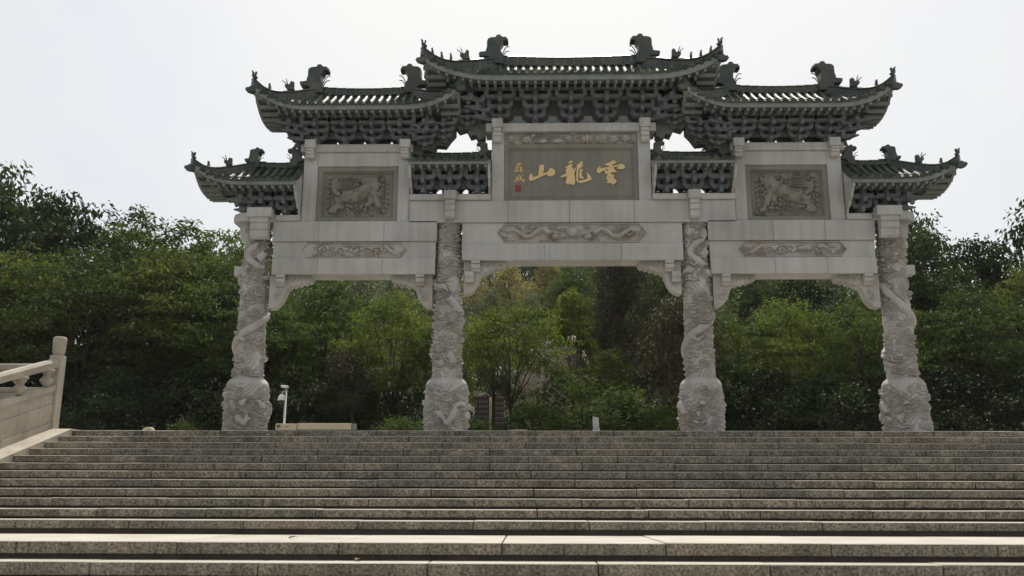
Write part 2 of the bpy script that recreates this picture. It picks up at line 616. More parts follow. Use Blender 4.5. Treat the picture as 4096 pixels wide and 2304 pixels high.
def carved_plinth(seed):
    rnd = random.Random(seed)
    r0 = 0.53
    P = 2 * math.pi * r0
    mot = clouds(0, P, 0.04, 1.12, 50, rnd, 0.06, 0.11, 0.08)
    for k in range(3):
        s0 = k * P / 3 + rnd.uniform(0, 0.4)
        sg = rnd.choice((-1, 1))
        path = [(s0 + sg * 0.105 * i, 0.52 + 0.24 * math.sin(i * 0.95 + k)) for i in range(9)]
        for mo in dragon(path, 0.07, 0.135, rnd):
            if mo[0] == 'grp':
                mot.append(mo)
                continue
            q = math.floor(min(mo[1], mo[3]) / P)
            mo = list(mo)
            mo[1] -= q * P
            mo[3] -= q * P
            mot.append(tuple(mo))
    mot += clouds(0, P, 0.04, 1.12, 26, rnd, 0.055, 0.09, 0.115)
    nu, nv = 210, 100
    ang = np.linspace(0, 2 * math.pi, nu, endpoint=False)
    zz = np.concatenate([np.linspace(0, 1.18, nv - 8), np.linspace(1.195, 1.3, 8)])
    A, Z = np.meshgrid(ang, zz)
    H = relief(A / (2 * math.pi) * P, Z, mot, P, 0.026, flow(A / (2 * math.pi) * P, Z, P, 0.05, seed))
    H = np.minimum(H, 0.125)
    H += 0.006 * np.sin(A * 52 + Z * 30) * np.sin(Z * 95) * (H > 0.085)
    H *= np.clip((1.2 - Z) / 0.08, 0, 1)
    base = np.interp(Z, [0, 0.95, 1.04, 1.12, 1.2, 1.27, 1.3], [r0, r0, r0, 0.515, 0.47, 0.43, 0.40])
    rad = base - 0.085 * np.clip((1.2 - Z) / 0.08, 0, 1) + H
    return np.stack([rad * np.cos(A), rad * np.sin(A), Z], -1)


def plate(x0, x1, z0, z1, y, motifs, m, name, parent, step=0.013, mask=None, hmul=1.0):
    """carved rectangular plate standing in the x-z plane, relief towards -y"""
    nx, nz = max(8, int((x1 - x0) / step)), max(8, int((z1 - z0) / step))
    X, Z = np.meshgrid(np.linspace(x0, x1, nx), np.linspace(z0, z1, nz))
    H = relief(X, Z, motifs, None, 0.016) * hmul
    if mask is not None:
        H = H * mask(X, Z)
    V = np.stack([X, y - H, Z], -1)
    return place(name, grid_mesh(name, V, m), parent)

# ================================================================== STAIRCASE
STEP_Y0, TREAD, RISE = -2.18, 0.511, 0.15
XL, XR = -10.35, 10.35
steps = []                                     # (front y, top z, slab height, back y, stone width)
for i in range(12):
    steps.append((STEP_Y0 - TREAD * i, -RISE * i, 0.117, STEP_Y0 - TREAD * (i - 1) + 0.12 if i else STEP_Y0 + 0.5, 1.6))
yb, zb = steps[-1][0], steps[-1][1]
steps.append((-10.0, zb - 0.19, 0.14, yb + 0.1, 1.87))
steps.append((-10.4, zb - 0.39, 0.148, -9.9, 1.87))
for k in range(5):
    steps.append((-10.4 - 0.42 * (k + 1), zb - 0.39 - 0.17 * (k + 1), 0.13, -10.4 - 0.42 * k + 0.1, 1.87))
base = MB()
for i, (yf, zt, sh, ybk, sw) in enumerate(steps):
    nxt = steps[i + 1][1] if i + 1 < len(steps) else zt - 0.17
    base.box(XL - 0.3, XR + 0.3, yf + 0.05, ybk + 0.4, nxt - 0.3, zt - sh - 0.002)
staircase = structure(base.build('staircase', M['stepbase']), 'wide granite staircase climbing to the gate', 'staircase')
rs = random.Random(3)
for i, (yf, zt, sh, ybk, sw) in enumerate(steps):
    x = XL - (0.15 + (sw / 2 if i % 2 else 0.0) + 0.22 * ((i * 7) % 5) / 5)
    while x < XR:
        x1 = x + sw
        a, b = max(x, XL), min(x1, XR)
        if b - a > 0.08:
            q = MB()
            back = ybk if i != 12 else yb + 0.1
            q.cbox(a + 0.006, b - 0.006, yf + rs.uniform(-0.004, 0.004), back - rs.uniform(0, 0.004), zt - sh, zt + rs.uniform(-0.004, 0.004), 0.009)
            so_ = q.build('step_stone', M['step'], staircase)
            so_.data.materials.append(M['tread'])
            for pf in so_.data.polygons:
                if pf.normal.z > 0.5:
                    pf.material_index = 1  # upward faces get the paler colour that stands for sunlight
        x = x1

# ground, plaza, hillside
def ground_h(x, y):
    s = max(0.0, y - 15.0)
    w = 1.0 / (1.0 + (abs(x) / 55.0) ** 3)
    return (0.36 * s * w if s < 62 else 0.36 * 62 * w - (s - 62) * 0.02) - 0.02 + 0.25 * math.sin(x * 0.31) * math.sin(y * 0.23) * min(1.0, s / 6)

pl = MB()
pl.box(-30, 30, STEP_Y0 + 0.45, 15.2, -0.6, -0.012)
structure(pl.build('plaza', M['paving']), 'paved terrace under the gate', 'plaza')
gx, gy = np.linspace(-160, 160, 81), np.linspace(14.6, 320, 90)
V = np.array([[(x, y, ground_h(x, y)) for x in gx] for y in gy])
structure(place('hillside', grid_mesh('hillside', V, M['soil'])), 'wooded hillside rising behind the gate', 'hill')
low = MB()
low.box(-400, 400, -400, -10.0, -4.0, zb - 0.39 - 0.17 * 5 - 0.165)
structure(low.build('ground', M['paving']), 'paved ground below the stairs', 'ground')
bank = MB()
for s in (-1, 1):
    xs = (-60, -11.25) if s < 0 else (11.25, 60)
    bank.hexa([(xs[0], -11.5, -3.6), (xs[1], -11.5, -3.6), (xs[1], 15, -3.6), (xs[0], 15, -3.6), (xs[0], -11.5, -2.9), (xs[1], -11.5, -2.9), (xs[1], -2.0, -0.05), (xs[0], -2.0, -0.05)])
    bank.hexa([(xs[0], -2.0, -3.0), (xs[1], -2.0, -3.0), (xs[1], 15, -3.0), (xs[0], 15, -3.0), (xs[0], -2.0, -0.05), (xs[1], -2.0, -0.05), (xs[1], 15, -0.05), (xs[0], 15, -0.05)])
structure(bank.build('bank', M['soil']), 'planted bank beside the stairs', 'bank')

SL = RISE / TREAD
for s in (-1, 1):                               # sloping cheek stones at both ends of the steps
    xa, xb_ = (XL - 0.62, XL - 0.003) if s < 0 else (XR + 0.003, XR + 0.62)
    ramp = empty('ramp')
    structure(ramp, 'sloping cheek of pale slabs beside the steps', 'ramp')
    cuts = [STEP_Y0 + 0.35, STEP_Y0 - 0.30, STEP_Y0 - 1.95, STEP_Y0 - 3.6, STEP_Y0 - 5.25, yb - 0.35]
    for a, b in zip(cuts[:-1], cuts[1:]):
        q = MB()
        za = 0.028 - SL * max(0, STEP_Y0 - a)
        zb2 = 0.028 - SL * max(0, STEP_Y0 - b)
        if a > STEP_Y0:
            q.hexa([(xa, STEP_Y0, -0.4), (xb_, STEP_Y0, -0.4), (xb_, a, -0.4), (xa, a, -0.4), (xa, STEP_Y0, 0.028), (xb_, STEP_Y0, 0.028), (xb_, a, 0.028), (xa, a, 0.028)])
            a, za = STEP_Y0, 0.028
        a -= 0.003
        q.hexa([(xa, b, zb2 - 0.55), (xb_, b, zb2 - 0.55), (xb_, a, za - 0.55), (xa, a, za - 0.55), (xa, b, zb2), (xb_, b, zb2), (xb_, a, za), (xa, a, za)])
        q.build('ramp_slab', M['pale'], ramp)
    q = MB()
    q.box(xa, xb_, -10.0, yb - 0.35, -3.2, zb - 0.17)
    q.build('ramp_foot', M['pale'], ramp)

# ------------------------------------------------------------------ balustrades
def post(mb, x, y, z, h=1.55, w=0.12):
    mb.cbox(x - w, x + w, y - w, y + w, z - 0.3, z + h, 0.012)

def post_head(mb, x, y, z):
    prof = [(0.112, 0.0), (0.112, 0.06), (0.128, 0.09), (0.120, 0.13), (0.133, 0.18), (0.126, 0.23), (0.137, 0.27), (0.134, 0.35), (0.128, 0.385), (0.10, 0.40)]
    mb.lathe([(r, z + q) for r, q in prof], 20, x, y)

BX = -10.88
bal = empty('stone_balustrade', (BX, -2.05, 0))
tag(bal, 'pale stone balustrade sloping down beside the left end of the steps', 'balustrade', 'stone balustrades')
def bpart(name, mb, smooth=False, parent=None, m='pale'):
    o = mb.build(name, M[m], None, smooth)
    o.parent = parent or bal
    p = (parent or bal)
    loc = bal.location
    o.matrix_parent_inverse = Matrix.Translation(-loc) if parent is None else Matrix.Identity(4)
    return o
def sl(y):
    return -SL * max(0.0, STEP_Y0 - y)
for k in range(4):
    py = -2.05 - 2.6 * k
    q = MB()
    post(q, BX, py, sl(py), 1.55)
    po = bpart('post', q)
    q = MB()
    post_head(q, BX, py, sl(py) + 1.55)
    bpart('post_head', q, True, po)
    if k == 3:
        break
    a, b = py - 0.125, py - 2.6 + 0.125
    def beam(x0, x1, zl, zh, name, inset=0.0):
        q = MB()
        q.hexa([(x0, b + inset, sl(b) + zl), (x1, b + inset, sl(b) + zl), (x1, a, sl(a) + zl), (x0, a, sl(a) + zl), (x0, b + inset, sl(b) + zh), (x1, b + inset, sl(b) + zh), (x1, a, sl(a) + zh), (x0, a, sl(a) + zh)])
        return bpart(name, q)
    q = MB()                                   # handrail with a chamfered back
    oc = [(-0.10, 1.29), (0.10, 1.29), (0.10, 1.42), (0.06, 1.47), (-0.06, 1.47), (-0.10, 1.42)]
    n = len(oc)
    q.add([(BX + x, a, sl(a) + z) for x, z in oc] + [(BX + x, b, sl(b) + z) for x, z in oc],
          [tuple(range(n)), tuple(range(2 * n - 1, n - 1, -1))] + [(i, (i + 1) % n, n + (i + 1) % n, n + i) for i in range(n)])
    bpart('handrail', q)
    beam(BX - 0.09, BX + 0.09, 0.81, 0.92, 'mid_rail')
    beam(BX - 0.07, BX + 0.055, 0.55, 0.808, 'panel_board')
    beam(BX - 0.07, BX + 0.07, 0.33, 0.548, 'panel_board')
    beam(BX - 0.07, BX + 0.058, 0.16, 0.328, 'panel_board')
    beam(BX - 0.09, BX + 0.085, -0.15, 0.158, 'base_board')
    for t in (0.10, 0.5, 0.92):                # cloud-vase struts between the rails
        yy = a + (b - a) * t
        q = MB()
        prof = [(0.055, 0.925), (0.06, 0.96), (0.115, 1.02), (0.13, 1.07), (0.075, 1.12), (0.06, 1.16), (0.10, 1.21), (0.14, 1.25), (0.14, 1.288)]
        q.lathe([(r, z + sl(yy)) for r, z in prof], 14, BX, yy)
        bpart('vase_strut', q, True)
bal2 = empty('stone_balustrade', (-11.2, -1.9, 0))
tag(bal2, 'level grey stone balustrade at the left edge, behind the sloping handrail', 'balustrade', 'stone balustrades')
def b2(name, mb, smooth=False):
    o = mb.build(name, M['pale'], bal2, smooth)
    o.matrix_parent_inverse = Matrix.Translation(-bal2.location)
    return o
for k in range(6):
    px = -13.4 - 2.4 * k
    q = MB()
    post(q, px, -1.9, 0, 1.5)
    post_head(q, px, -1.9, 1.5)
    b2('post', q)
for k in range(6):
    xa, xb_ = -11.05 - (2.35 if k else 0) - 2.4 * (k - 1 if k else 0) - (0.125 if k else 0), -13.4 - 2.4 * k + 0.125
    q = MB(); q.cbox(xb_, xa, -2.0, -1.8, 1.26, 1.40, 0.02); b2('handrail', q)
    q = MB(); q.cbox(xb_, xa, -1.98, -1.82, 0.80, 0.90, 0.01); b2('mid_rail', q)
    q = MB(); q.cbox(xb_, xa, -1.97, -1.84, 0.0, 0.798, 0.01); b2('panel_board', q)
    for t in (0.3, 0.7):
        q = MB()
        q.lathe([(0.055, 0.902), (0.06, 0.95), (0.13, 1.04), (0.06, 1.12), (0.14, 1.22), (0.14, 1.258)], 12, xa + (xb_ - xa) * t, -1.9)
        b2('vase_strut', q, True)

# ================================================================== GATE
gate = empty('memorial_gate', (0, 0, 0))
tag(gate, 'carved grey granite memorial gate with dragon columns and green glazed roofs', 'gate')
G = M['granite']

def part(name, mb, m=None, parent=None, smooth=False):
    return mb.build(name, m or G, parent or gate, smooth)

# columns
for i, cx in enumerate((-7.48, -2.90, 2.90, 7.48)):
    outer = abs(cx) > 5
    V = carved_shaft(20 + i, 0.385, 0.325, 1.3, 5.0 if outer else 5.05, (1, -1, 1, -1)[i])
    col = place('column', grid_mesh('column', V, M['carved'], wrap=True), gate, (cx, 0, 0))
    place('plinth', grid_mesh('plinth', carved_plinth(40 + i), M['carved'], wrap=True), col)

# beams: each bay has a lower beam, a carved beam and an upper beam
def beams(x0, x1, z0, z1, z2, z3, ux0, ux1, big):
    def stones(nm, a, b, za_, zc_, n):
        cuts = [a + (b - a) * (i / n + (0.06 * math.sin(i * 5 + a) if 0 < i < n else 0)) for i in range(n + 1)]
        for u, w in zip(cuts[:-1], cuts[1:]):
            q = MB(); q.cbox(u + 0.002, w - 0.002, -0.30, 0.30, za_, zc_, 0.008); part(nm, q)
    stones('lower_beam', x0, x1, z0, z1, 3)
    hwb = 1.78 if big else 1.27
    xcb, zmb = (x0 + x1) / 2, (z1 + z2) / 2
    mb = MB()
    mb.box(x0, x1, -0.215, 0.262, z1 + 0.006, z2 - 0.006)
    for sg_ in (-1, 1):                         # plain faces left and right of the sunk cartouche
        e_ = x0 if sg_ < 0 else x1
        tp_ = 0.75 * (z2 - 0.02 - zmb)
        mb.prism([(e_, z1 + 0.004), (xcb + sg_ * (hwb - tp_), z1 + 0.004), (xcb + sg_ * (hwb - tp_), z1 + 0.02), (xcb + sg_ * hwb, zmb), (xcb + sg_ * (hwb - tp_), z2 - 0.02), (xcb + sg_ * (hwb - tp_), z2 - 0.004), (e_, z2 - 0.004)], -0.255, -0.216)
    cb = part('carved_beam', mb)
    stones('upper_beam', ux0, ux1, z2, z3, 4 if big else 3)
    xc = (x0 + x1) / 2
    hw = 1.78 if big else 1.27
    za, zb_ = z1 + 0.02, z2 - 0.02
    zm = (za + zb_) / 2
    rnd = random.Random(int(abs(xc) * 10) + (5 if xc > 0 else 1))
    mot = clouds(xc - hw, xc + hw, za + 0.05, zb_ - 0.05, 40 if big else 34, rnd, 0.035, 0.065, 0.07)
    if big:
        mot.append(('cap', xc - 0.01, zm + 0.03, xc + 0.01, zm + 0.03, 0.12, 0.12, 0.11))
        for s in (-1, 1):
            path = [(xc + s * (1.52 - 0.14 * k), zm + 0.10 * math.sin(k * 1.25 + 0.5)) for k in range(9)]
            mot += dragon(path, 0.05, 0.11, rnd)
    else:
        for s in (-1, 1):
            mot.append(('grp',))
            mot += strand([(xc + s * 0.95, zm - 0.08), (xc + s * 0.7, zm + 0.1), (xc + s * 0.45, zm - 0.06), (xc + s * 0.2, zm + 0.09), (xc, zm - 0.05)], 0.05, 0.06, 0.8)
            mot.append(('grp',))
            mot += strand([(xc + s * 0.5, zm), (xc + s * 0.36, zm + 0.05), (xc + s * 0.16, zm + 0.02)], 0.08, 0.075, 0.5)
            for q in range(5):
                bx = xc + s * rnd.uniform(0.2, 0.95)
                mot.append(('grp',))
                mot += strand([(bx, zm), (bx + rnd.uniform(-0.15, 0.15), zm + rnd.uniform(-0.15, 0.15))], 0.035, 0.06, 0.3)
    def hexmask(X, Z):
        return np.clip(((hw - np.abs(X - xc)) - np.abs(Z - zm) * 0.75) / 0.02, 0, 1) * np.clip((0.5 * (zb_ - za) - np.abs(Z - zm)) / 0.015, 0, 1)
    fr = MB()
    o = [(xc - hw, zm), (xc - hw + 0.75 * (zb_ - zm), zb_), (xc + hw - 0.75 * (zb_ - zm), zb_), (xc + hw, zm), (xc + hw - 0.75 * (zb_ - zm), za), (xc - hw + 0.75 * (zb_ - zm), za)]
    oi_ = [(xc + (x - xc) * 0.985, zm + (z - zm) * 0.90) for x, z in o]
    n_ = len(o)
    ring = [(x, -0.263, z) for x, z in o] + [(x, -0.263, z) for x, z in oi_] + [(x, -0.2, z) for x, z in oi_] + [(x, -0.2, z) for x, z in o]
    fr.add(ring, [(k * n_ + i, k * n_ + (i + 1) % n_, ((k + 1) % 4) * n_ + (i + 1) % n_, ((k + 1) % 4) * n_ + i) for k in range(4) for i in range(n_)])
    part('cartouche', fr, M['carved'], cb)
    plate(xc - hw, xc + hw, za, zb_, -0.218, mot, M['carved'], 'relief', cb, 0.0105, hexmask, 1.15)
    return cb
beams(-7.02, -3.2, 3.74, 4.13, 4.54, 5.03, -7.05, -3.17, False)
beams(3.2, 7.02, 3.74, 4.13, 4.54, 5.03, 3.17, 7.05, False)
beams(-2.58, 2.58, 4.07, 4.48, 4.99, 5.53, -3.84, 3.84, True)

# panel posts, lintels, side walls
for s in (-1, 1):
    for a, b, z0, z1 in ((1.60, 1.90, 5.532, 7.28), (3.85, 4.13, 5.032, 6.77), (6.07, 6.41, 5.032, 6.77)):
        mb = MB(); mb.cbox(min(s * a, s * b), max(s * a, s * b), -0.25, 0.25, z0, z1, 0.01); part('panel_post', mb)
    mb = MB(); mb.cbox(min(s * 3.80, s * 6.50), max(s * 3.80, s * 6.50), -0.29, 0.29, 6.772, 6.975, 0.015); part('lintel', mb)
    mb = MB(); mb.cbox(min(s * 4.132, s * 6.068), max(s * 4.132, s * 6.068), -0.235, 0.235, 6.425, 6.77, 0.005); part('head_board', mb)
    mb = MB(); mb.cbox(min(s * 1.902, s * 3.84), max(s * 1.902, s * 3.84), -0.36, 0.36, 5.532, 5.68, 0.012); part('ledge', mb)
    mb = MB(); mb.cbox(min(s * 6.412, s * 7.0), max(s * 6.412, s * 7.0), -0.34, 0.34, 5.032, 5.18, 0.012); part('ledge', mb)
mb = MB(); mb.cbox(-2.05, 2.05, -0.29, 0.29, 7.282, 7.50, 0.015); part('lintel', mb)

# scroll brackets under square blocks on the front of columns and posts
def scroll_block(cx, w, ztop, zblock, zbot, y0, d=0.30):
    mb = MB()
    mb.cbox(cx - w / 2, cx + w / 2, y0 - d, y0 + 0.002, zblock, ztop, 0.012)
    bl = part('cap_block', mb)
    w2 = w * 0.72
    h = zblock - zbot
    y = y0
    prof = [(y, zblock - 0.002), (y - d * 0.82, zblock - 0.002), (y - d * 0.82, zblock - h * 0.22), (y - d * 0.68, zblock - h * 0.26), (y - d * 0.78, zblock - h * 0.34), (y - d * 0.76, zblock - h * 0.55),
            (y - d * 0.6, zblock - h * 0.6), (y - d * 0.62, zblock - h * 0.68), (y - d * 0.58, zblock - h * 0.9), (y - d * 0.4, zbot), (y, zbot)]
    mb = MB(); mb.prism(prof, cx - w2 / 2, cx + w2 / 2, 'x'); part('scroll', mb, None, bl)
for s in (-1, 1):
    scroll_block(s * 2.86, 0.30, 5.72, 5.50, 5.06, -0.302, 0.24)
    scroll_block(s * 7.31, 0.58, 5.29, 5.06, 4.56, -0.34, 0.26)
    scroll_block(s * 1.765, 0.26, 7.55, 7.32, 6.98, -0.252, 0.22)
    scroll_block(s * 6.24, 0.26, 7.03, 6.82, 6.58, -0.252, 0.22)
    scroll_block(s * 3.97, 0.26, 7.03, 6.82, 6.58, -0.252, 0.22)
    # capital slab and outer corbel on the outer columns
    mb = MB()
    o = [(-0.30, -0.46), (0.30, -0.46), (0.5, -0.28), (0.5, 0.28), (0.30, 0.46), (-0.30, 0.46), (-0.5, 0.28), (-0.5, -0.28)]
    mb.prism([(s * 7.48 + x, y) for x, y in o], 5.002, 5.2, 'z')
    part('capital', mb)
    mb = MB()
    o = [(8.02, 5.18), (8.02, 5.03), (7.86, 4.92), (7.86, 4.74), (7.83, 4.70), (7.84, 4.62), (7.58, 4.40), (7.45, 4.40), (7.45, 5.0), (7.98, 5.0), (7.98, 5.18)]
    o = [(8.02, 5.18), (8.02, 5.03), (7.86, 4.92), (7.86, 4.74), (7.83, 4.70), (7.84, 4.62), (7.58, 4.40), (7.45, 4.40), (7.45, 5.18)]
    mb.prism([(s * x, z) for x, z in o], -0.2, 0.2, 'y')
    part('corbel', mb)
    mb = MB(); mb.cbox(min(s * 7.5, s * 7.95), max(s * 7.5, s * 7.95), -0.14, 0.14, 3.75, 3.98, 0.01); part('beam_stub', mb)

# braces (carved spandrel brackets) under the lower beams
def brace(x0, zt, s):
    o = [(0, 0), (1.00, 0), (0.97, -0.11), (0.92, -0.16), (0.87, -0.135), (0.82, -0.19), (0.75, -0.165), (0.70, -0.22), (0.62, -0.2), (0.57, -0.255), (0.49, -0.24), (0.45, -0.29), (0.40, -0.31), (0.385, -0.37), (0.36, -0.44), (0.31, -0.56), (0.24, -0.67), (0.14, -0.75), (0.05, -0.77), (0, -0.77)]
    mb = MB(); mb.prism([(x0 + s * x, zt + z) for x, z in o], -0.15, 0.15, 'y')
    br = part('beam_brace', mb, M['carved'])
    mot = []
    for k in range(5):
        mot.append(('grp',))
        mot += curl(x0 + s * (0.46 + 0.11 * k), zt - 0.075 + 0.015 * (-1) ** k, 0.055, 1.2, 0.016, 0.03, k, (-1) ** k)
    mot.append(('grp',))
    mot += curl(x0 + s * 0.2, zt - 0.5, 0.10, 1.1, 0.022, 0.03, 1.0, s) + curl(x0 + s * 0.12, zt - 0.65, 0.06, 1.1, 0.018, 0.03, 0.0, -s) + curl(x0 + s * 0.27, zt - 0.4, 0.05, 1.0, 0.018, 0.03, 2.0, s)
    for (a, b, c, d) in ((0.42, 0.96, -0.15, -0.015), (0.03, 0.33, -0.58, -0.34)):
        xa, xb_ = sorted((x0 + s * a, x0 + s * b))
        plate(xa, xb_, zt + c, zt + d, -0.1515, mot, M['carved'], 'scrollwork', br, 0.012, None, 1.6)
    mb = MB()
    prof = [(-0.152, zt - 0.003), (-0.33, zt - 0.003), (-0.34, zt - 0.07), (-0.30, zt - 0.085), (-0.33, zt - 0.1), (-0.32, zt - 0.18), (-0.26, zt - 0.2), (-0.25, zt - 0.25), (-0.152, zt - 0.28)]
    xa, xb_ = sorted((x0 + s * 0.18, x0 + s * 0.38))
    mb.prism(prof, xa, xb_, 'x'); part('scroll_block', mb, M['carved'], br)
    return br
for s in (-1, 1):
    brace(s * 7.08, 3.738, -s)
    brace(s * 3.26, 3.738, s)
    b = brace(s * 2.53, 4.068, -s)
    mb = MB()
    xa, xb_ = sorted((s * 2.50, s * 2.30))
    prof = [(-0.152, 3.80), (-0.30, 3.80), (-0.32, 3.70), (-0.27, 3.64), (-0.28, 3.56), (-0.152, 3.54)]
    mb.prism(prof, xa, xb_, 'x'); part('scroll_block', mb, M['carved'], b)

# ---------------------------------------------------------------- panels
def framed(name, x0, x1, z0, z1, yf, border, depth, m):
    """recessed stone panel: outer border, sloped reveal, sunk field"""
    root = empty(name, (0, 0, 0), gate)
    mb = MB()
    b1, b2_ = border * 0.62, border
    X = [(x0, x1, z0, z1, yf), (x0 + b1, x1 - b1, z0 + b1, z1 - b1, yf), (x0 + b2_, x1 - b2_, z0 + b2_, z1 - b2_, yf + depth)]
    rings = [[(a, y, c), (b, y, c), (b, y, d), (a, y, d)] for a, b, c, d, y in X]
    vs = [p for r in rings for p in r]
    fs = []
    for k in range(2):
        fs += [(k * 4 + i, k * 4 + (i + 1) % 4, k * 4 + 4 + (i + 1) % 4, k * 4 + 4 + i) for i in range(4)]
    mb.add(vs, fs)
    part('frame', mb, m, root)
    mb = MB(); mb.box(x0 + b1, x1 - b1, yf + depth + 0.002, 0.2, z0 + b1, z1 - b1); part('field', mb, m, root)
    return root, (x0 + b2_, x1 - b2_, z0 + b2_, z1 - b2_, yf + depth)

def beast_motifs(f, s):
    x0, x1, z0, z1, _ = f
    w, h = x1 - x0, z1 - z0
    rnd = random.Random(77 if s > 0 else 78)
    X = lambda u: x0 + w * (u if s > 0 else 1 - u)
    Z = lambda v: z0 + h * v
    mo = []
    def st(pts, r, hh, tp=0.7):
        return strand([(X(a), Z(b)) for a, b in pts], r * h, hh, tp)
    for k in range(26):
        u, v = rnd.uniform(0.05, 0.95), rnd.uniform(0.06, 0.94)
        mo.append(('grp',))
        mo += curl(X(u), Z(v), 0.075 * h, 1.3, 0.028 * h, 0.055, rnd.uniform(0, 6), rnd.choice((-1, 1)))
        mo += st([(u, v), (u + rnd.uniform(-0.1, 0.1), v + rnd.uniform(-0.1, 0.1)), (u + rnd.uniform(-0.2, 0.2), v + rnd.uniform(-0.12, 0.12))], 0.04, 0.05, 0.3)
    mo.append(('grp',))
    mo += st([(0.25, 0.42), (0.45, 0.47), (0.62, 0.60), (0.72, 0.68)], 0.17, 0.13, 1.0)          # body
    mo += st([(0.25, 0.40), (0.20, 0.22), (0.10, 0.14)], 0.10, 0.09, 0.6)                         # hind leg
    mo += st([(0.34, 0.38), (0.24, 0.18), (0.16, 0.10), (0.10, 0.10)], 0.09, 0.085, 0.6)
    mo += st([(0.74, 0.55), (0.80, 0.32), (0.84, 0.12), (0.90, 0.10)], 0.095, 0.09, 0.6)         # fore leg
    mo += st([(0.68, 0.50), (0.70, 0.32), (0.62, 0.22)], 0.08, 0.08, 0.6)
    mo += st([(0.72, 0.68), (0.78, 0.80)], 0.15, 0.11, 0.9)                                        # neck, head turned back
    mo += st([(0.76, 0.80), (0.66, 0.84), (0.58, 0.80)], 0.11, 0.125, 0.6)
    for k in range(9):
        a = 0.25 + k * 0.28
        mo += curl(X(0.79 + 0.11 * math.cos(a * 2.2)), Z(0.66 + 0.20 * math.sin(a * 2.2)), 0.055 * h * 1.6, 1.2, 0.022 * h * 1.3, 0.10, a * 3)
    for k in range(16):                        # tufts and scales over the flank
        t = k / 15
        u, v = 0.22 + 0.5 * t + rnd.uniform(-0.03, 0.03), 0.36 + 0.26 * t + rnd.choice((-0.09, 0.0, 0.09)) + rnd.uniform(-0.02, 0.02)
        mo += curl(X(u), Z(v), 0.045 * h, 1.1, 0.018 * h, 0.145, rnd.uniform(0, 6), rnd.choice((-1, 1)))
    mo.append(('grp',))
    mo += st([(0.22, 0.5), (0.12, 0.62), (0.10, 0.80), (0.18, 0.9)], 0.07, 0.075, 0.5)            # tail
    for k in range(5):
        mo += st([(0.12, 0.62 + 0.05 * k), (0.24, 0.68 + 0.05 * k), (0.40, 0.66 + 0.06 * k)], 0.035, 0.07, 0.3)
    mo.append(('grp',))
    for k in range(9):
        u, v = rnd.uniform(0.1, 0.92), rnd.choice((rnd.uniform(0.04, 0.14), rnd.uniform(0.85, 0.95)))
        mo.append(('spi', X(u), Z(v), 0.07 * h, 0.06, 1))
    for k in range(8):
        u, v = rnd.uniform(0.34, 0.72), rnd.uniform(0.07, 0.24)
        mo.append(('grp',))
        mo += st([(u, v), (u + rnd.uniform(-0.12, 0.12), v + rnd.uniform(-0.05, 0.07))], 0.045, 0.07, 0.8)
    mo.append(('spi', X(0.52), Z(0.2), 0.085 * h, 0.075, 0))
    for k in range(6):
        mo += st([(0.05, 0.2 + 0.12 * k), (0.09, 0.26 + 0.12 * k)], 0.04, 0.06, 0.4)
        mo += st([(0.94, 0.2 + 0.12 * k), (0.91, 0.28 + 0.12 * k)], 0.04, 0.06, 0.4)
    return mo
for s in (-1, 1):
    xa, xb_ = sorted((s * 4.134, s * 6.066))
    root, f = framed('relief_panel', xa, xb_, 5.034, 6.422, -0.205, 0.17, 0.10, M['panel'])
    pl_ = plate(f[0], f[1], f[2], f[3], f[4] - 0.002, beast_motifs(f, -s), M['panel'], 'beast_relief', root, 0.0105, None, 1.35)

# inscription panel, its frieze and the gilded characters
rnd = random.Random(5)
mb = MB(); mb.box(-1.596, 1.596, -0.11, 0.2, 6.99, 7.278); fz = part('frieze', mb)
mot = clouds(-1.5, 1.5, 7.04, 7.22, 10, rnd, 0.04, 0.07, 0.04)
for j in range(40):
    px, pz = rnd.uniform(-1.5, 1.5), rnd.uniform(7.04, 7.22)
    mot.append(('grp',))
    mot += strand([(px, pz), (px + rnd.uniform(-0.12, 0.12), pz + rnd.uniform(-0.06, 0.06)), (px + rnd.uniform(-0.2, 0.2), pz + rnd.uniform(-0.08, 0.08))], 0.026, 0.05, 0.4)
for k in range(9):
    px = -1.38 + 0.345 * k + rnd.uniform(-0.06, 0.06)
    mot.append(('grp',))
    if k not in (2, 3):
        fr_ = rnd.uniform(0.75, 1.15)
        for j in range(11):
            a = j * 0.9 + k
            e_ = fr_ * (1 if j < 7 else 0.55)
            pz_ = 7.13 + 0.015 * math.sin(k * 5)
            mot.append(('cap', px + 0.055 * e_ * math.cos(a), pz_ + 0.05 * e_ * math.sin(a), px + 0.10 * e_ * math.cos(a), pz_ + 0.085 * e_ * math.sin(a), 0.032 * fr_, 0.03 * fr_, 0.055 if j < 7 else 0.075))
        mot.append(('cap', px, 7.13, px + 0.001, 7.13, 0.05, 0.05, 0.09))
    else:
        for j in range(9):
            a = 0.3 + j * 0.31
            mot.append(('cap', px, 7.03, px + 0.24 * math.cos(a), 7.03 + 0.2 * math.sin(a), 0.02, 0.012, 0.06))
plate(-1.59, 1.59, 6.995, 7.275, -0.113, mot, M['carved'], 'flower_relief', fz, 0.0105, None, 2.0)
root, f = framed('inscription_panel', -1.597, 1.597, 5.534, 6.986, -0.19, 0.15, 0.07, M['panel'])
YC = f[4] - 0.001
def cxz(u, v):                                  # tracing on the board -> metres on the board
    return ((u - 2284.5) * 0.00597 - 0.012, 5.534 + (803.5 - v) * 0.00633)
def glyph(name, polys, ox, oy, sc, m=M['gold'], t=0.035):
    mb = MB()
    for i, pts in enumerate(polys):
        mb.prism([cxz(ox + x / sc, oy + y / sc) for x, y in pts], YC - t + 0.0015 * (i % 3), YC)
    return part(name, mb, m, root)
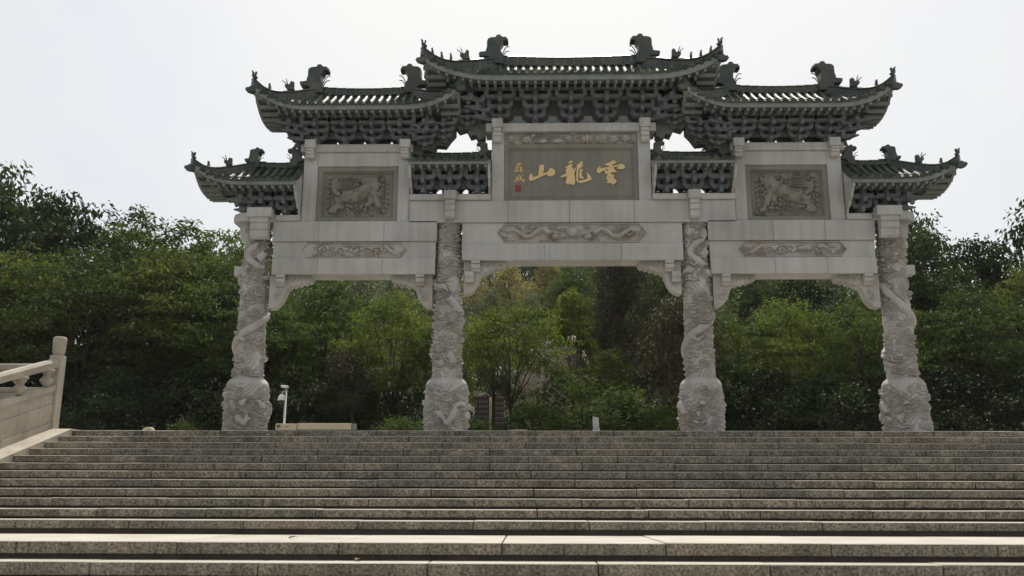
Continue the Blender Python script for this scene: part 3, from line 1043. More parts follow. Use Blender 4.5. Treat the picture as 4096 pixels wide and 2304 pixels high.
YUN = [[(1045, 145), (1205, 225), (1190, 265), (1000, 375), (990, 440), (1060, 420), (1380, 350), (1400, 320), (1440, 330), (1600, 420), (1610, 490), (1560, 560), (1430, 590), (1330, 590), (1180, 530), (1240, 500), (1330, 430), (1040, 490), (1080, 540), (1100, 620), (1200, 680), (1205, 710), (1060, 740), (935, 740), (905, 820), (1000, 830), (1085, 880), (1080, 905), (1025, 930), (1110, 985), (1020, 1080), (1060, 1060), (1130, 1070), (1195, 1170), (1130, 1250), (985, 1340), (920, 1270), (940, 1230), (800, 1275), (720, 1220), (720, 1160), (765, 1110), (680, 1060), (680, 1010), (950, 945), (950, 935), (720, 985), (690, 910), (770, 870), (740, 800), (690, 840), (610, 740), (620, 690), (600, 668), (690, 605), (735, 572), (785, 600), (745, 648), (700, 635), (585, 650), (440, 710), (340, 800), (280, 770), (220, 660), (230, 600), (390, 430), (430, 520), (480, 540), (650, 500), (830, 470), (820, 425), (740, 420), (660, 380), (640, 330), (660, 330), (900, 240)]]
LONG = [[(525, 265), (600, 230), (660, 170), (730, 160), (765, 180), (750, 240), (690, 285), (600, 290)],
        [(640, 330), (710, 315), (775, 345), (710, 455), (795, 520), (775, 590), (830, 600), (945, 440), (955, 480), (870, 690), (835, 800), (860, 930), (885, 1110), (875, 1230), (800, 1330), (740, 1340), (600, 1265), (560, 1320), (500, 1325), (405, 1200), (445, 1110), (480, 900), (260, 980), (190, 960), (175, 920), (230, 875), (300, 865), (460, 740), (410, 650), (430, 600), (490, 510), (400, 495), (385, 475), (500, 420)],
        [(950, 440), (1010, 340), (1100, 280), (1170, 205), (1270, 215), (1260, 300), (1230, 385), (1270, 420), (1060, 570), (1040, 620), (1020, 1090), (1060, 1145), (1450, 1050), (1465, 960), (1455, 790), (1420, 705), (1520, 790), (1680, 1020), (1660, 1080), (1480, 1160), (1180, 1240), (1040, 1230), (950, 1170), (925, 1050), (940, 700), (975, 470)],
        [(1110, 580), (1200, 570), (1265, 605), (1180, 740), (1220, 800), (1190, 910), (1300, 970), (1270, 1030), (1060, 1030), (1100, 980), (1060, 850), (1110, 700), (1080, 670)]]
SHAN = [[(800, 200), (960, 195), (1035, 270), (1020, 430), (960, 690), (1190, 620), (1260, 570), (1280, 500), (1340, 490), (1340, 430), (1300, 390), (1420, 400), (1600, 480), (1660, 620), (1600, 760), (1420, 850), (1240, 830), (1190, 790), (1180, 740), (1060, 780), (850, 880), (400, 1070), (270, 1110), (190, 1050), (165, 920), (210, 770), (350, 660), (365, 720), (390, 900), (440, 890), (725, 790), (695, 660), (740, 520), (760, 380), (740, 310)]]
def strokes(lst):
    out = []
    for x1, y1, x2, y2, w in lst:
        L = math.hypot(x2 - x1, y2 - y1)
        nx, ny = -(y2 - y1) / L * w / 2, (x2 - x1) / L * w / 2
        out.append([(x1 + nx, y1 + ny), (x1 - nx, y1 - ny), (x2 - nx * 0.8, y2 - ny * 0.8), (x2 + nx * 0.8, y2 + ny * 0.8)])
    return out
SU = strokes([(285, 190, 500, 170, 30), (345, 130, 385, 235, 35), (440, 90, 405, 225, 40), (270, 255, 250, 430, 40), (255, 280, 385, 262, 36), (352, 250, 330, 440, 46), (170, 462, 400, 420, 30), (245, 505, 330, 430, 42), (362, 515, 360, 430, 40), (465, 265, 452, 525, 46), (405, 352, 545, 342, 32), (410, 305, 520, 270, 42), (475, 400, 572, 492, 42), (425, 445, 465, 400, 40), (290, 340, 390, 330, 30)])
SHI = strokes([(330, 650, 288, 912, 46), (250, 750, 272, 822, 36), (248, 742, 345, 720, 28), (150, 892, 385, 830, 36), (268, 800, 345, 780, 28), (350, 780, 515, 672, 32), (408, 610, 475, 780, 46), (468, 765, 585, 905, 52), (580, 910, 612, 780, 38), (400, 842, 475, 790, 32), (372, 762, 368, 855, 32), (508, 612, 548, 632, 48)])
glyph('character', YUN, 2370, 625, 12.07)
glyph('character', LONG, 2230, 625, 12.07)
glyph('character', SHAN, 2105, 640, 13.93)
glyph('character', SU, 2040, 635, 10.34, t=0.022)
glyph('character', SHI, 2040, 635, 10.34, t=0.022)
glyph('seal', [[(240, 1025), (470, 1025), (470, 1290), (240, 1290)]], 2040, 635, 10.34, M['red'], 0.012)
glyph('seal_mark', strokes([(275, 1075, 440, 1070, 10), (340, 1070, 335, 1250, 10), (385, 1070, 390, 1255, 10), (275, 1245, 310, 1110, 10), (400, 1160, 440, 1150, 10), (280, 1260, 440, 1262, 10)]), 2040, 635, 10.34, mat('seal_mark', (0.35, 0.13, 0.11), 0.7), 0.016)

# ---------------------------------------------------------------- roofs
TP = 0.19                                       # tile pitch
BEAST = [(500, 990), (600, 985), (720, 965), (725, 870), (755, 800), (760, 560), (790, 500), (870, 460), (1050, 445), (1060, 390), (1120, 355), (1190, 360), (1240, 410), (1260, 440), (1380, 440), (1440, 510), (1440, 585), (1390, 570), (1310, 570), (1280, 640), (1210, 750), (1205, 950), (1300, 1110), (1320, 1400), (1000, 1400), (800, 1150), (600, 1135), (530, 1070)]
HORN = [(1515, 790), (1540, 765), (1620, 745), (1720, 780), (1790, 640), (1830, 600), (1890, 650), (1900, 860), (1960, 1010), (1640, 1000), (1620, 940), (1530, 850)]
SIT = [(670, 440), (690, 450), (715, 428), (735, 440), (770, 560), (775, 660), (790, 640), (795, 720), (680, 690), (672, 590), (690, 520), (668, 485)]
RIDER = [(280, 190), (335, 165), (350, 200), (385, 215), (365, 240), (385, 320), (440, 350), (470, 220), (510, 215), (490, 300), (460, 370), (555, 435), (490, 490), (420, 470), (315, 395), (320, 250)]

def bracket_mesh(T, th, dy, a0=0.25):
    """one bracket cluster: tiers of cupped arms stepping out towards -y, origin on the lintel"""
    mb = MB()
    mb.hexa([(-0.06, -0.10, 0), (0.06, -0.10, 0), (0.06, 0.06, 0), (-0.06, 0.06, 0), (-0.10, -0.14, th * 0.9), (0.10, -0.14, th * 0.9), (0.10, 0.06, th * 0.9), (-0.10, 0.06, th * 0.9)])
    for k in range(T):
        y, z = -0.06 - dy * k, 0.05 + th * (k + 0.35)
        a = a0 + 0.065 * k
        e = th * 1.02
        o = [(-a, e), (-a, e * 0.42), (-a + 0.08, 0.0), (a - 0.08, 0.0), (a, e * 0.42), (a, e), (a - 0.10, e), (a - 0.10, e * 0.52), (0.055, e * 0.52), (0.055, e), (-0.055, e), (-0.055, e * 0.52), (-a + 0.10, e * 0.52), (-a + 0.10, e)]
        mb.prism([(x, z + q) for x, q in o], y - 0.11, y, 'y')
        # longitudinal arm with a blunt beak, its front reading as a pale stem under the cup
        mb.prism([(0.05, z - 0.02), (y - 0.13, z - th * 0.55), (y - 0.19, z - th * 0.5), (y - 0.20, z + 0.01), (y - 0.15, z + e * 0.5), (y - 0.13, z + e * 0.98), (0.05, z + e * 0.98)], -0.045, 0.045, 'x')
        for sx in (-1, 1):
            c_ = sx * (a - 0.05)
            mb.hexa([(c_ - 0.045, y - 0.115, z + e), (c_ + 0.045, y - 0.115, z + e), (c_ + 0.045, y + 0.01, z + e), (c_ - 0.045, y + 0.01, z + e),
                     (c_ - 0.065, y - 0.13, z + e + 0.03), (c_ + 0.065, y - 0.13, z + e + 0.03), (c_ + 0.065, y + 0.02, z + e + 0.03), (c_ - 0.065, y + 0.02, z + e + 0.03)])
    return mb.mesh('bracket_set', M['bracket'])

def corner_mesh(T, th, dy):
    """corner cluster: stacked horn-tipped beams running out along -x-y, plus arms both ways"""
    mb = MB()
    d = Vector((-0.7071, -0.7071, 0))
    n = Vector((0.7071, -0.7071, 0))
    for k in range(T):
        z = 0.03 + th * k
        L = 0.22 + dy * 1.30 * k
        p0, p1, p2 = d * -0.1, d * L, d * (L + 0.36)
        w = 0.10
        vs = [p0 - n * w, p0 + n * w, p1 + n * w, p1 - n * w, p2 + n * 0.012, p2 - n * 0.012]
        lo = [(0, z), (0, z), (0, z), (0, z), (0, z - 0.03), (0, z - 0.03)]
        V_ = [(v.x, v.y, z if i < 4 else z + 0.0) for i, v in enumerate(vs)] + [(v.x, v.y, z + th * 0.85 if i < 4 else z + 0.028) for i, v in enumerate(vs)]
        mb.add(V_, [(0, 1, 2, 3), (3, 2, 4, 5), (6, 9, 8, 7), (9, 11, 10, 8), (0, 6, 7, 1), (1, 7, 8, 2), (2, 8, 10, 4), (4, 10, 11, 5), (5, 11, 9, 3), (3, 9, 6, 0)])
        for (ax, ay) in ((-dy * k, -0.05 - dy * k),):
            e = th * 0.92
            a = 0.24
            o = [(-a, e), (-a, e * 0.45), (-a + 0.07, 0.0), (a - 0.07, 0.0), (a, e * 0.45), (a, e), (a - 0.10, e), (a - 0.11, e * 0.5), (-a + 0.11, e * 0.5), (-a + 0.10, e)]
            mb.prism([(x + ax, z + q) for x, q in o], ay - 0.09, ay, 'y')
            mb.prism([(x + ay, z + q) for x, q in o], ax - 0.14, ax - 0.05, 'x')
    # hanging pendant under the corner
    return mb.mesh('corner_bracket', M['bracket'])

def roof(name, xa, xb, ra, rb, ye, zf, zr, lift, fas, zb_, ba, bb, T, th, dy, nset, ridge_h, bs, ends, hips, figs, tp=TP, slot=0.12):
    """hipped or plain roof. xa..xb eave ends, ra..rb ridge ends, ye eave reach, zf fascia foot, zr ridge foot,
    zb_ bracket foot, ba..bb bracket run, hips=(left, right)"""
    root = empty(name, (0, 0, 0), gate)
    hl, hr = hips
    ze = zf + fas                               # tile edge height at the middle of the eave

    def qx(x):
        if x < ra:
            return (ra - x) / max(1e-6, ra - xa)
        if x > rb:
            return (x - rb) / max(1e-6, xb - rb)
        return 0.0

    def surf(x, y):
        q, p = abs(y) / ye, qx(x)
        m_ = max(q, p)
        return ze + (zr - ze) * max(0.0, 1 - m_) ** 1.45 + lift * (min(1.1, q) * min(1.1, p)) ** 2.3

    def eave_out(p):                            # the eave bows outward towards the corner
        return 1.0 + 0.06 * p ** 3
    # deck: front/back slopes and hip ends as one closed skin with fascia and soffit
    NX, NY = 48, 10
    deck = MB()
    xs = np.linspace(xa, xb, NX + 1)
    for sgn in (-1, 1):
        rows = []
        for j in range(NY + 1):
            row = []
            for x in xs:
                p = qx(x)
                t = p + (1 - p) * j / NY
                y = sgn * ye * t * (eave_out(p) if j == NY else 1 + 0.06 * p ** 3 * t)
                row.append((x, y, surf(x, sgn * ye * t)))
            rows.append(row)
        fl = [v for r in rows for v in r]
        W = NX + 1
        deck.add(fl, [(j * W + i, j * W + i + 1, (j + 1) * W + i + 1, (j + 1) * W + i) for j in range(NY) for i in range(NX)])
    ends_xy = []
    for (flag, xe, re, sg) in ((hl, xa, ra, -1), (hr, xb, rb, 1)):
        if not flag:
            continue
        vs, fs = [], []
        NE = 20
        for j in range(NY + 1):
            t = j / NY
            for i in range(NE + 1):
                y = -ye * t + 2 * ye * t * i / NE
                x = re + (xe - re) * t
                vs.append((x, y * (1 + 0.06 * t ** 3), surf(x, y)))
        W = NE + 1
        fs = [(j * W + i, j * W + i + 1, (j + 1) * W + i + 1, (j + 1) * W + i) for j in range(NY) for i in range(NE)]
        deck.add(vs, fs)
    part('roof_deck', deck, M['pan'], root, True)
    # eave line
    def eave_pts(sgn):
        return [(x, sgn * ye * eave_out(qx(x)), surf(x, ye)) for x in xs]
    def band(pts, dx, dy_, h0, h1, thick):
        o, n = [], len(pts)
        for (x, y, z) in pts:
            o += [(x, y, z - h0), (x, y, z - h1), (x + dx * thick, y + dy_ * thick, z - h1), (x + dx * thick, y + dy_ * thick, z - h0)]
        f = []
        for i in range(n - 1):
            a, b = i * 4, i * 4 + 4
            f += [(a, a + 1, b + 1, b), (a + 1, a + 2, b + 2, b + 1), (a + 2, a + 3, b + 3, b + 2), (a + 3, a, b, b + 3)]
        f += [(0, 3, 2, 1), (4 * n - 4, 4 * n - 3, 4 * n - 2, 4 * n - 1)]
        fa.add(o, f)
    for sgn in (-1, 1):
        fa = MB()
        band([(x, y * 0.985, z) for x, y, z in eave_pts(sgn)], 0, -sgn, 0.012, fas, 0.06)
        part('fascia', fa, M['eave'], root)
    for (flag, xe, re, sg) in ((hl, xa, ra, -1), (hr, xb, rb, 1)):
        if flag:
            pts = []
            for i in range(25):
                y = -ye + 2 * ye * i / 24
                pts.append((xe - sg * 0.02, y * 1.05, surf(xe, y)))
            fa = MB()
            band(pts, -sg, 0, 0.012, fas, 0.06)
            part('fascia', fa, M['eave'], root)
    # soffit boards, two falls
    so = MB()
    for sgn in (-1, 1):
        A = [(x, sgn * (ye * 0.98 * eave_out(qx(x)) - 0.03), surf(x, ye) - fas + 0.035) for x in xs]
        B = [(x + (0.12 if x < xa + 0.4 and hl else -0.12 if x > xb - 0.4 and hr else 0), sgn * (ye - 0.30), zf + 0.03 + (surf(x, ye) - ze) * 0.85) for x in xs]
        C = [(min(max(x, ba - 0.45 if hl else xa), bb + 0.45 if hr else xb), sgn * 0.30, zf + 0.20) for x in xs]
        W = len(xs)
        so.add(A + B + C, [(k * W + i, k * W + i + 1, (k + 1) * W + i + 1, (k + 1) * W + i) for k in range(2) for i in range(W - 1)])
    for (flag, xe, re, sg, be) in ((hl, xa, ra, -1, ba), (hr, xb, rb, 1, bb)):
        if flag:
            A, C = [], []
            for i in range(13):
                y = -ye + 2 * ye * i / 12
                A.append((xe - sg * 0.05, y, surf(xe, y) - fas + 0.035))
                C.append((be + sg * 0.3, y * 0.3, zf + 0.15))
            so.add(A + C, [(i, i + 1, 13 + i + 1, 13 + i) for i in range(12)])
    part('soffit', so, M['soffit'], root)
    # core wall behind the brackets, leaving an open slot above the lintel
    co = MB()
    co.box(ba - (0.0 if not hl else 0.1), bb + (0.0 if not hr else 0.1), -0.06, 0.06, zb_ + slot, zf + 0.3)
    for k in range(1, T):
        for sgn in (-1, 1):
            yy_, zz_ = sgn * (0.30 + dy * k), zb_ + 0.05 + th * (k + 0.35) + th * 1.02
            co.box(ba - (dy * k if hl else 0), bb + (dy * k if hr else 0), yy_ - 0.05, yy_ + 0.05, zz_ + 0.032, zz_ + 0.032 + th * 0.35)
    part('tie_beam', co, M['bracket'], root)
    # rafters: flying row under the fascia and a lower row behind
    nr = int((xb - xa - 0.2) / tp)
    rfm = MB(); rfm.box(-0.032, 0.032, -0.01, 0.11, -0.062, 0.03); rfm = rfm.mesh('rafter', M['eave'])
    rfm2 = MB(); rfm2.box(-0.032, 0.032, 0, 0.22, -0.085, 0.03); rfm2 = rfm2.mesh('rafter', M['eave'])
    back = MB()
    for i in range(nr + 1):
        x = (xa + xb) / 2 + (i - nr / 2) * tp
        p = qx(x)
        y = ye * 0.95 * eave_out(p)
        zc = surf(x, ye) - fas
        fan = 0.0 if p < 0.35 else (0.5 * (p - 0.35)) * (-1 if x < ra else 1)
        place('rafter', rfm, root, (x, -y + 0.02, zc - 0.002), (R(3), 0, fan))
        back.box(x - 0.03, x + 0.03, y - 0.5, y - 0.02, zc - 0.06, zc + 0.03)
        if p < 0.72:
            place('rafter', rfm2, root, (x, -(ye - 0.27), zf + 0.02 + (surf(x, ye) - ze) * 0.8), (R(6), 0, fan))
    for (flag, xe, re, sg) in ((hl, xa, ra, -1), (hr, xb, rb, 1)):
        if flag:
            for i in range(int(2 * ye / tp)):
                y = -ye + tp * (i + 0.5)
                zc = surf(xe, y) - fas
                back.box(min(xe - sg * 0.07, xe - sg * 0.5), max(xe - sg * 0.07, xe - sg * 0.5), y - 0.03, y + 0.03, zc - 0.06, zc + 0.03)
    o = part('rear_rafters', back, M['eave'], root)
    o['kind'] = 'stuff'
    # bracket clusters
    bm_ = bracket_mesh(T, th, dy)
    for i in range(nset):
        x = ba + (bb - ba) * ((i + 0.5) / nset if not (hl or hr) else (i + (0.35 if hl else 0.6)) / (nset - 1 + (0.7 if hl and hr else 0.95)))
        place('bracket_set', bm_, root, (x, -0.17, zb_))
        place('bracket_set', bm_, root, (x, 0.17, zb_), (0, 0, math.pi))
    xs_ = [ba + (bb - ba) * ((i + 0.5) / nset if not (hl or hr) else (i + (0.35 if hl else 0.6)) / (nset - 1 + (0.7 if hl and hr else 0.95))) for i in range(nset)]
    for u_, w_ in zip(xs_[:-1], xs_[1:]):       # bell-shaped boards between the clusters
        c_ = (u_ + w_) / 2
        z_ = zb_ + (0.0 if slot < 0.2 else slot - 0.09)
        q = MB()
        q.prism([(c_ + a_, z_ + b_) for a_, b_ in [(-0.24, 0.0), (-0.20, th * 0.35), (-0.12, th * 0.5), (-0.09, th * 1.1), (0.09, th * 1.1), (0.12, th * 0.5), (0.20, th * 0.35), (0.24, 0.0)]], -0.20, -0.13)
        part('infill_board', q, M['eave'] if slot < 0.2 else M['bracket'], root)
    cm = corner_mesh(T, th, dy)
    for (flag, be, sg) in ((hl, ba, -1), (hr, bb, 1)):
        if flag:
            place('corner_bracket', cm, root, (be, -0.18, zb_), (0, 0, 0), (-sg, 1, 1))
            place('corner_bracket', cm, root, (be, 0.18, zb_), (0, 0, 0), (-sg, -1, 1))
            place('bracket_set', bm_, root, (be + sg * 0.05, 0, zb_), (0, 0, sg * math.pi / 2))
            pd = MB()
            pd.lathe([(0.03, -0.40), (0.06, -0.36), (0.05, -0.30), (0.062, -0.26), (0.045, -0.22), (0.045, 0.05)], 10, be + sg * dy * T * 1.05, -0.25 - dy * T * 0.9)
            pd.v = [(x, y, z + zf - 0.04) for x, y, z in pd.v]
            part('pendant', pd, M['bracket'], root, True)
            # corner beam with beast-head sleeve under the hip
            cbm = MB()
            X0, Y0 = be + sg * 0.3, -0.45
            X1, Y1 = (xa if sg < 0 else xb), -ye * 1.06
            Zt = surf(X1, ye)
            cbm.hexa([(X0 - 0.06, Y0 + 0.06, zf + 0.0), (X0 + 0.06, Y0 - 0.06, zf + 0.0), (X1 + 0.05, Y1 - 0.05, Zt - fas - 0.06), (X1 - 0.05, Y1 + 0.05, Zt - fas - 0.06),
                      (X0 - 0.06, Y0 + 0.06, zf + 0.16), (X0 + 0.06, Y0 - 0.06, zf + 0.16), (X1 + 0.05, Y1 - 0.05, Zt - fas + 0.06), (X1 - 0.05, Y1 + 0.05, Zt - fas + 0.06)])
            cbo = part('corner_beam', cbm, M['eave'], root)
            hd = MB()
            hx, hz = X1 + sg * 0.04, Zt - fas + 0.0
            o_ = [(-0.12, -0.07), (0.0, -0.09), (0.08, -0.06), (0.13, 0.0), (0.10, 0.05), (0.05, 0.045), (0.0, 0.08), (-0.12, 0.07)]
            hd.solid([(hx + sg * a, hz + b) for a, b in o_], Y1 - 0.03, 0.07)
            part('beast_sleeve', hd, M['ridge'], cbo)
    # tile rows: half-round cover tiles with a round end cap and a drip lip between rows
    def tile_row(path):
        """path: points from top to eave"""
        mb = MB()
        r = 0.062
        n = 6
        P = [Vector(p) for p in path]
        vs, fs = [], []
        side = None
        for i, p in enumerate(P):
            d = (P[min(i + 1, len(P) - 1)] - P[max(i - 1, 0)]).normalized()
            side = d.cross(Vector((0, 0, 1))).normalized()
            upv = side.cross(d).normalized()
            for k in range(n + 1):
                t = math.pi * k / n
                vs.append(p + side * (math.cos(t) * r) + upv * (math.sin(t) * r + 0.012))
        for i in range(len(P) - 1):
            for k in range(n):
                fs.append((i * (n + 1) + k, i * (n + 1) + k + 1, (i + 1) * (n + 1) + k + 1, (i + 1) * (n + 1) + k))
        mb.add(vs, fs)
        # end disc
        e = P[-1] + d * 0.012
        c = [e + side * (math.cos(2 * math.pi * k / 10) * r) + Vector((0, 0, 1)) * (math.sin(2 * math.pi * k / 10) * r + 0.012) for k in range(10)]
        c2 = [q - d * 0.035 for q in c]
        mb.add(c + c2, [tuple(range(10))] + [(i, (i + 1) % 10, 10 + (i + 1) % 10, 10 + i) for i in range(10)])
        # nail cap on top
        kn = P[-2] if len(P) > 2 else P[-1]
        mb.add([kn + side * -0.022 + upv * (r + 0.01), kn + side * 0.022 + upv * (r + 0.01), kn + d * 0.04 + upv * (r + 0.01), kn - d * 0.03 + upv * (r + 0.01), kn + upv * (r + 0.06)], [(0, 2, 4), (2, 1, 4), (1, 3, 4), (3, 0, 4)])
        # drip tile lip on one side
        h = tp / 2
        l0, l1 = e + side * (r * 0.9) + Vector((0, 0, 0.0)), e + side * (tp - r * 0.9)
        mid = (l0 + l1) / 2
        q = [l0 + Vector((0, 0, 0.015)), l0 + Vector((0, 0, -0.02)), mid + Vector((0, 0, -0.058)), l1 + Vector((0, 0, -0.02)), l1 + Vector((0, 0, 0.015)), mid + Vector((0, 0, -0.005))]
        q2 = [p - d * 0.10 + Vector((0, 0, 0.012)) for p in q]
        mb.add([p + d * 0.012 for p in q] + q2, [tuple(range(6)), (0, 5, 11, 6), (5, 4, 10, 11), (1, 7, 8, 2), (2, 8, 9, 3)])
        return mb
    nt = int((xb - xa - 0.06) / tp)
    rear = MB()
    for i in range(nt + 1):
        x = (xa + xb) / 2 + (i - nt / 2) * tp
        p = qx(x)
        if p > 0.97:
            continue
        for sgn in (-1, 1):
            path = []
            for j in range(6):
                t = p + (1 - p) * j / 5
                y = sgn * ye * t * (1 + 0.06 * p ** 3 * t)
                path.append((x, y, surf(x, ye * t)))
            mb = tile_row(path)
            if sgn < 0:
                part('cover_tile', mb, M['tile'], root)
            else:
                rear.add(mb.v, mb.f)
    for (flag, xe, re, sg) in ((hl, xa, ra, -1), (hr, xb, rb, 1)):
        if not flag:
            continue
        ny = int((2 * ye - 0.06) / tp)
        for i in range(ny + 1):
            y = (i - ny / 2) * tp
            p = abs(y) / ye
            if p > 0.97:
                continue
            path = []
            for j in range(6):
                t = p + (1 - p) * j / 5
                x = re + (xe - re) * t
                path.append((x, y * (1 + 0.06 * t ** 3), surf(x, y)))
            mb = tile_row(path)
            if y < 0.2:
                part('cover_tile', mb, M['tile'], root)
            else:
                rear.add(mb.v, mb.f)
    o = part('rear_cover_tiles', rear, M['tile'], root)
    o['kind'] = 'stuff'
    # main ridge of moulded blocks
    L = rb - ra
    nb = max(3, int(round(L / 0.23)))
    for i in range(nb):
        a, b = ra + L * i / nb, ra + L * (i + 1) / nb
        sag = 0.05 * abs(((a + b) / 2 - (ra + rb) / 2) / (L / 2)) ** 2
        q = MB()
        z0 = zr - 0.03
        q.prism([(-0.10, z0), (-0.085, z0 + 0.05), (-0.06, z0 + 0.07), (-0.06, z0 + ridge_h - 0.05), (-0.085, z0 + ridge_h - 0.03), (-0.05, z0 + ridge_h), (0.05, z0 + ridge_h), (0.085, z0 + ridge_h - 0.03), (0.06, z0 + ridge_h - 0.05), (0.06, z0 + 0.07), (0.085, z0 + 0.05), (0.10, z0)], a + 0.006, b - 0.006, 'x')
        q.v = [(x, y, z + sag) for x, y, z in q.v]
        part('ridge_block', q, M['ridge'], root)
    q = MB(); q.box(ra, rb, -0.048, 0.048, zr, zr + ridge_h - 0.045); part('ridge_mortar', q, M['mortar'], root)
    # ridge-end beasts
    for (xr, sg, on, hp) in ((ra, 1, ends[0], hl), (rb, -1, ends[1], hr)):
        if not on:
            continue
        k = bs
        if not hp:
            xr += sg * 0.48 * k
        pts = [(xr + sg * ((px - 1130) * 0.00078 * k), zr + (1400 - py) * 0.00079 * k) for px, py in BEAST]
        q = MB(); q.solid(pts, 0, 0.13 * k + 0.02, 0.93)
        bo = part('ridge_beast', q, M['ridge'], root)
        q = MB()
        for wh in ([(1240, 1040), (1300, 900), (1340, 810), (1400, 750), (1480, 740)], [(1270, 1090), (1320, 980), (1390, 905), (1470, 900)]):
            q.tube([(xr + sg * (px - 1130) * 0.00078 * k, -0.05, zr + (1400 - py) * 0.00079 * k) for px, py in wh], 0.014 * k, 5)
        part('whisker', q, M['ridge'], bo)
    # hip ridges with their figures
    for (flag, xe, re, sg) in ((hl, xa, ra, -1), (hr, xb, rb, 1)):
        if not flag:
            continue
        for sgn in (-1, 1):
            path, hgt = [], []
            for i in range(15):
                t = 0.02 + 1.0 * i / 14
                x = re + (xe - re) * t
                y = sgn * ye * t * (1 + 0.06 * min(1, t) ** 3)
                path.append(Vector((x, y, surf(re + (xe - re) * min(1, t), ye * min(1, t)) + 0.03)))
                hgt.append(ridge_h * (0.80 - 0.25 * t) + (zr - ze) * 0.15 * math.sin(math.pi * min(1, t)) ** 1.0 + 0.02)
            ring = []
            for i, p in enumerate(path):
                d = (path[min(i + 1, 14)] - path[max(i - 1, 0)])
                sd_ = Vector((d.y, -d.x, 0)).normalized() * 0.075
                hh = hgt[i]
                ring.append([p + sd_ * s_ + Vector((0, 0, h_)) for (s_, h_) in ((1, -0.08), (0.9, hh * 0.35), (0.7, hh * 0.40), (0.7, hh * 0.72), (1.05, hh * 0.78), (0.9, hh * 0.9), (0.45, hh), (-0.45, hh), (-0.9, hh * 0.9), (-1.05, hh * 0.78), (-0.7, hh * 0.72), (-0.7, hh * 0.40), (-0.9, hh * 0.35), (-1, -0.08))])
            for i in range(14):
                a_ = ring[i]
                b_ = [u.lerp(v_, 0.955) for u, v_ in zip(ring[i], ring[i + 1])]
                q = MB()
                m_ = len(a_)
                q.add(a_ + b_, [tuple(range(m_ - 1, -1, -1)), tuple(range(m_, 2 * m_))] + [(k, (k + 1) % m_, m_ + (k + 1) % m_, m_ + k) for k in range(m_)])
                part('hip_block', q, M['ridge'], root)
            if sgn > 0:
                continue
            def at(t):
                i = min(13, int(t * 14))
                w = t * 14 - i
                return path[i].lerp(path[i + 1], w) + Vector((0, 0, hgt[i] * (1 - w) + hgt[i + 1] * w - 0.01))
            nf = figs[0 if sg < 0 else 1]
            if nf == 0:
                continue
            k = 0.85 if bs > 0.8 else 0.72
            def figure(nm, pts, cx_, base_, t, sc=1.0, th_=0.045, horns=None):
                p = at(t)
                f_ = lambda px, py: (p.x - sg * (cx_ - px) * 0.00069 * k * sc * -1 if False else p.x + sg * (cx_ - px) * 0.00069 * k * sc, p.z + (base_ - py) * 0.00079 * k * sc)
                q = MB(); q.solid([f_(*c) for c in pts], p.y, th_ * sc, 0.8)
                ob = part(nm, q, M['ridge'], root)
                if horns:
                    q = MB()
                    for h_ in horns:
                        q.tube([(f_(*c)[0], p.y, f_(*c)[1]) for c in h_], [0.016, 0.013, 0.008][:len(h_)], 5)
                    part('horn', q, M['ridge'], ob)
            figure('hip_beast', HORN, 1790, 1000, 0.42, 1.0, 0.07, [[(1590, 770), (1500, 640), (1375, 575)], [(1615, 760), (1600, 640), (1540, 500)]])
            for j in range(nf):
                figure('hip_figure', SIT, 735, 700, 0.62 + 0.24 * (j + (0.5 if nf == 1 else 0)) / max(1, nf - (0 if nf == 1 else 1)), 1.0)
            figure('rider_figure', RIDER, 380, 480, 0.985, 1.0)
    # end boards on plain ends
    for (flag, xe, sg) in ((hl, xa, -1), (hr, xb, 1)):
        if not flag:
            q = MB()
            x0, x1 = sorted((xe - sg * 0.002, xe - sg * 0.055))
            o = [(-0.24, zb_ - 0.02), (-0.30, zb_ + 0.10), (-0.42, zb_ + 0.14), (-0.5, zb_ + 0.24), (-0.62, zb_ + 0.30), (-0.72, zf - 0.12), (-ye * 0.93, zf - 0.05), (-ye * 0.96, ze - 0.02)]
            for j in range(6):
                t = 0.96 * (1 - j / 5)
                o.append((-ye * t, surf(xe, ye * t) - 0.03) if t > 0.1 else (-0.05, zr - 0.05))
            o = o + [(-y, z) for y, z in reversed(o)]
            q.prism(o, x0, x1, 'x')
            part('end_board', q, M['granite'], root)
    return root

roof('roof', -3.50, 3.50, -1.76, 1.76, 1.08, 8.25, 9.12, 0.46, 0.17, 7.505, -2.0, 2.0, 3, 0.185, 0.145, 5, 0.27, 1.0, (1, 1), (True, True), (3, 3))
for s in (-1, 1):
    def mir(a, b):
        return (a, b) if s < 0 else (-b, -a)
    xa, xb_ = mir(-7.52, -2.62)
    ra, rb = mir(-6.20, -3.95)
    ba, bb = mir(-6.35, -3.85)
    roof('roof', xa, xb_, ra, rb, 0.96, 7.58, 8.36, 0.46, 0.15, 6.978, ba, bb, 3, 0.145, 0.13, 4, 0.22, 0.98, (1, 1), (True, True), (1, 0) if s < 0 else (0, 1), slot=0.26)
    xa, xb_ = mir(-8.84, -6.43)
    ra, rb = mir(-7.62, -6.43)
    ba, bb = mir(-7.5, -6.45)
    roof('roof', xa, xb_, ra, rb, 0.88, 5.75, 6.48, 0.38, 0.13, 5.19, ba, bb, 2, 0.19, 0.17, 2, 0.15, 0.62, (1, 1), (s < 0, s > 0), (1, 0) if s < 0 else (0, 1), slot=0.26)
    xa, xb_ = mir(-3.83, -1.915)
    roof('roof', xa, xb_, xa, xb_, 0.80, 6.27, 6.72, 0.0, 0.11, 5.685, xa, xb_, 2, 0.20, 0.15, 3, 0.15, 0.5, (1, 1), (False, False), (0, 0), slot=0.26)

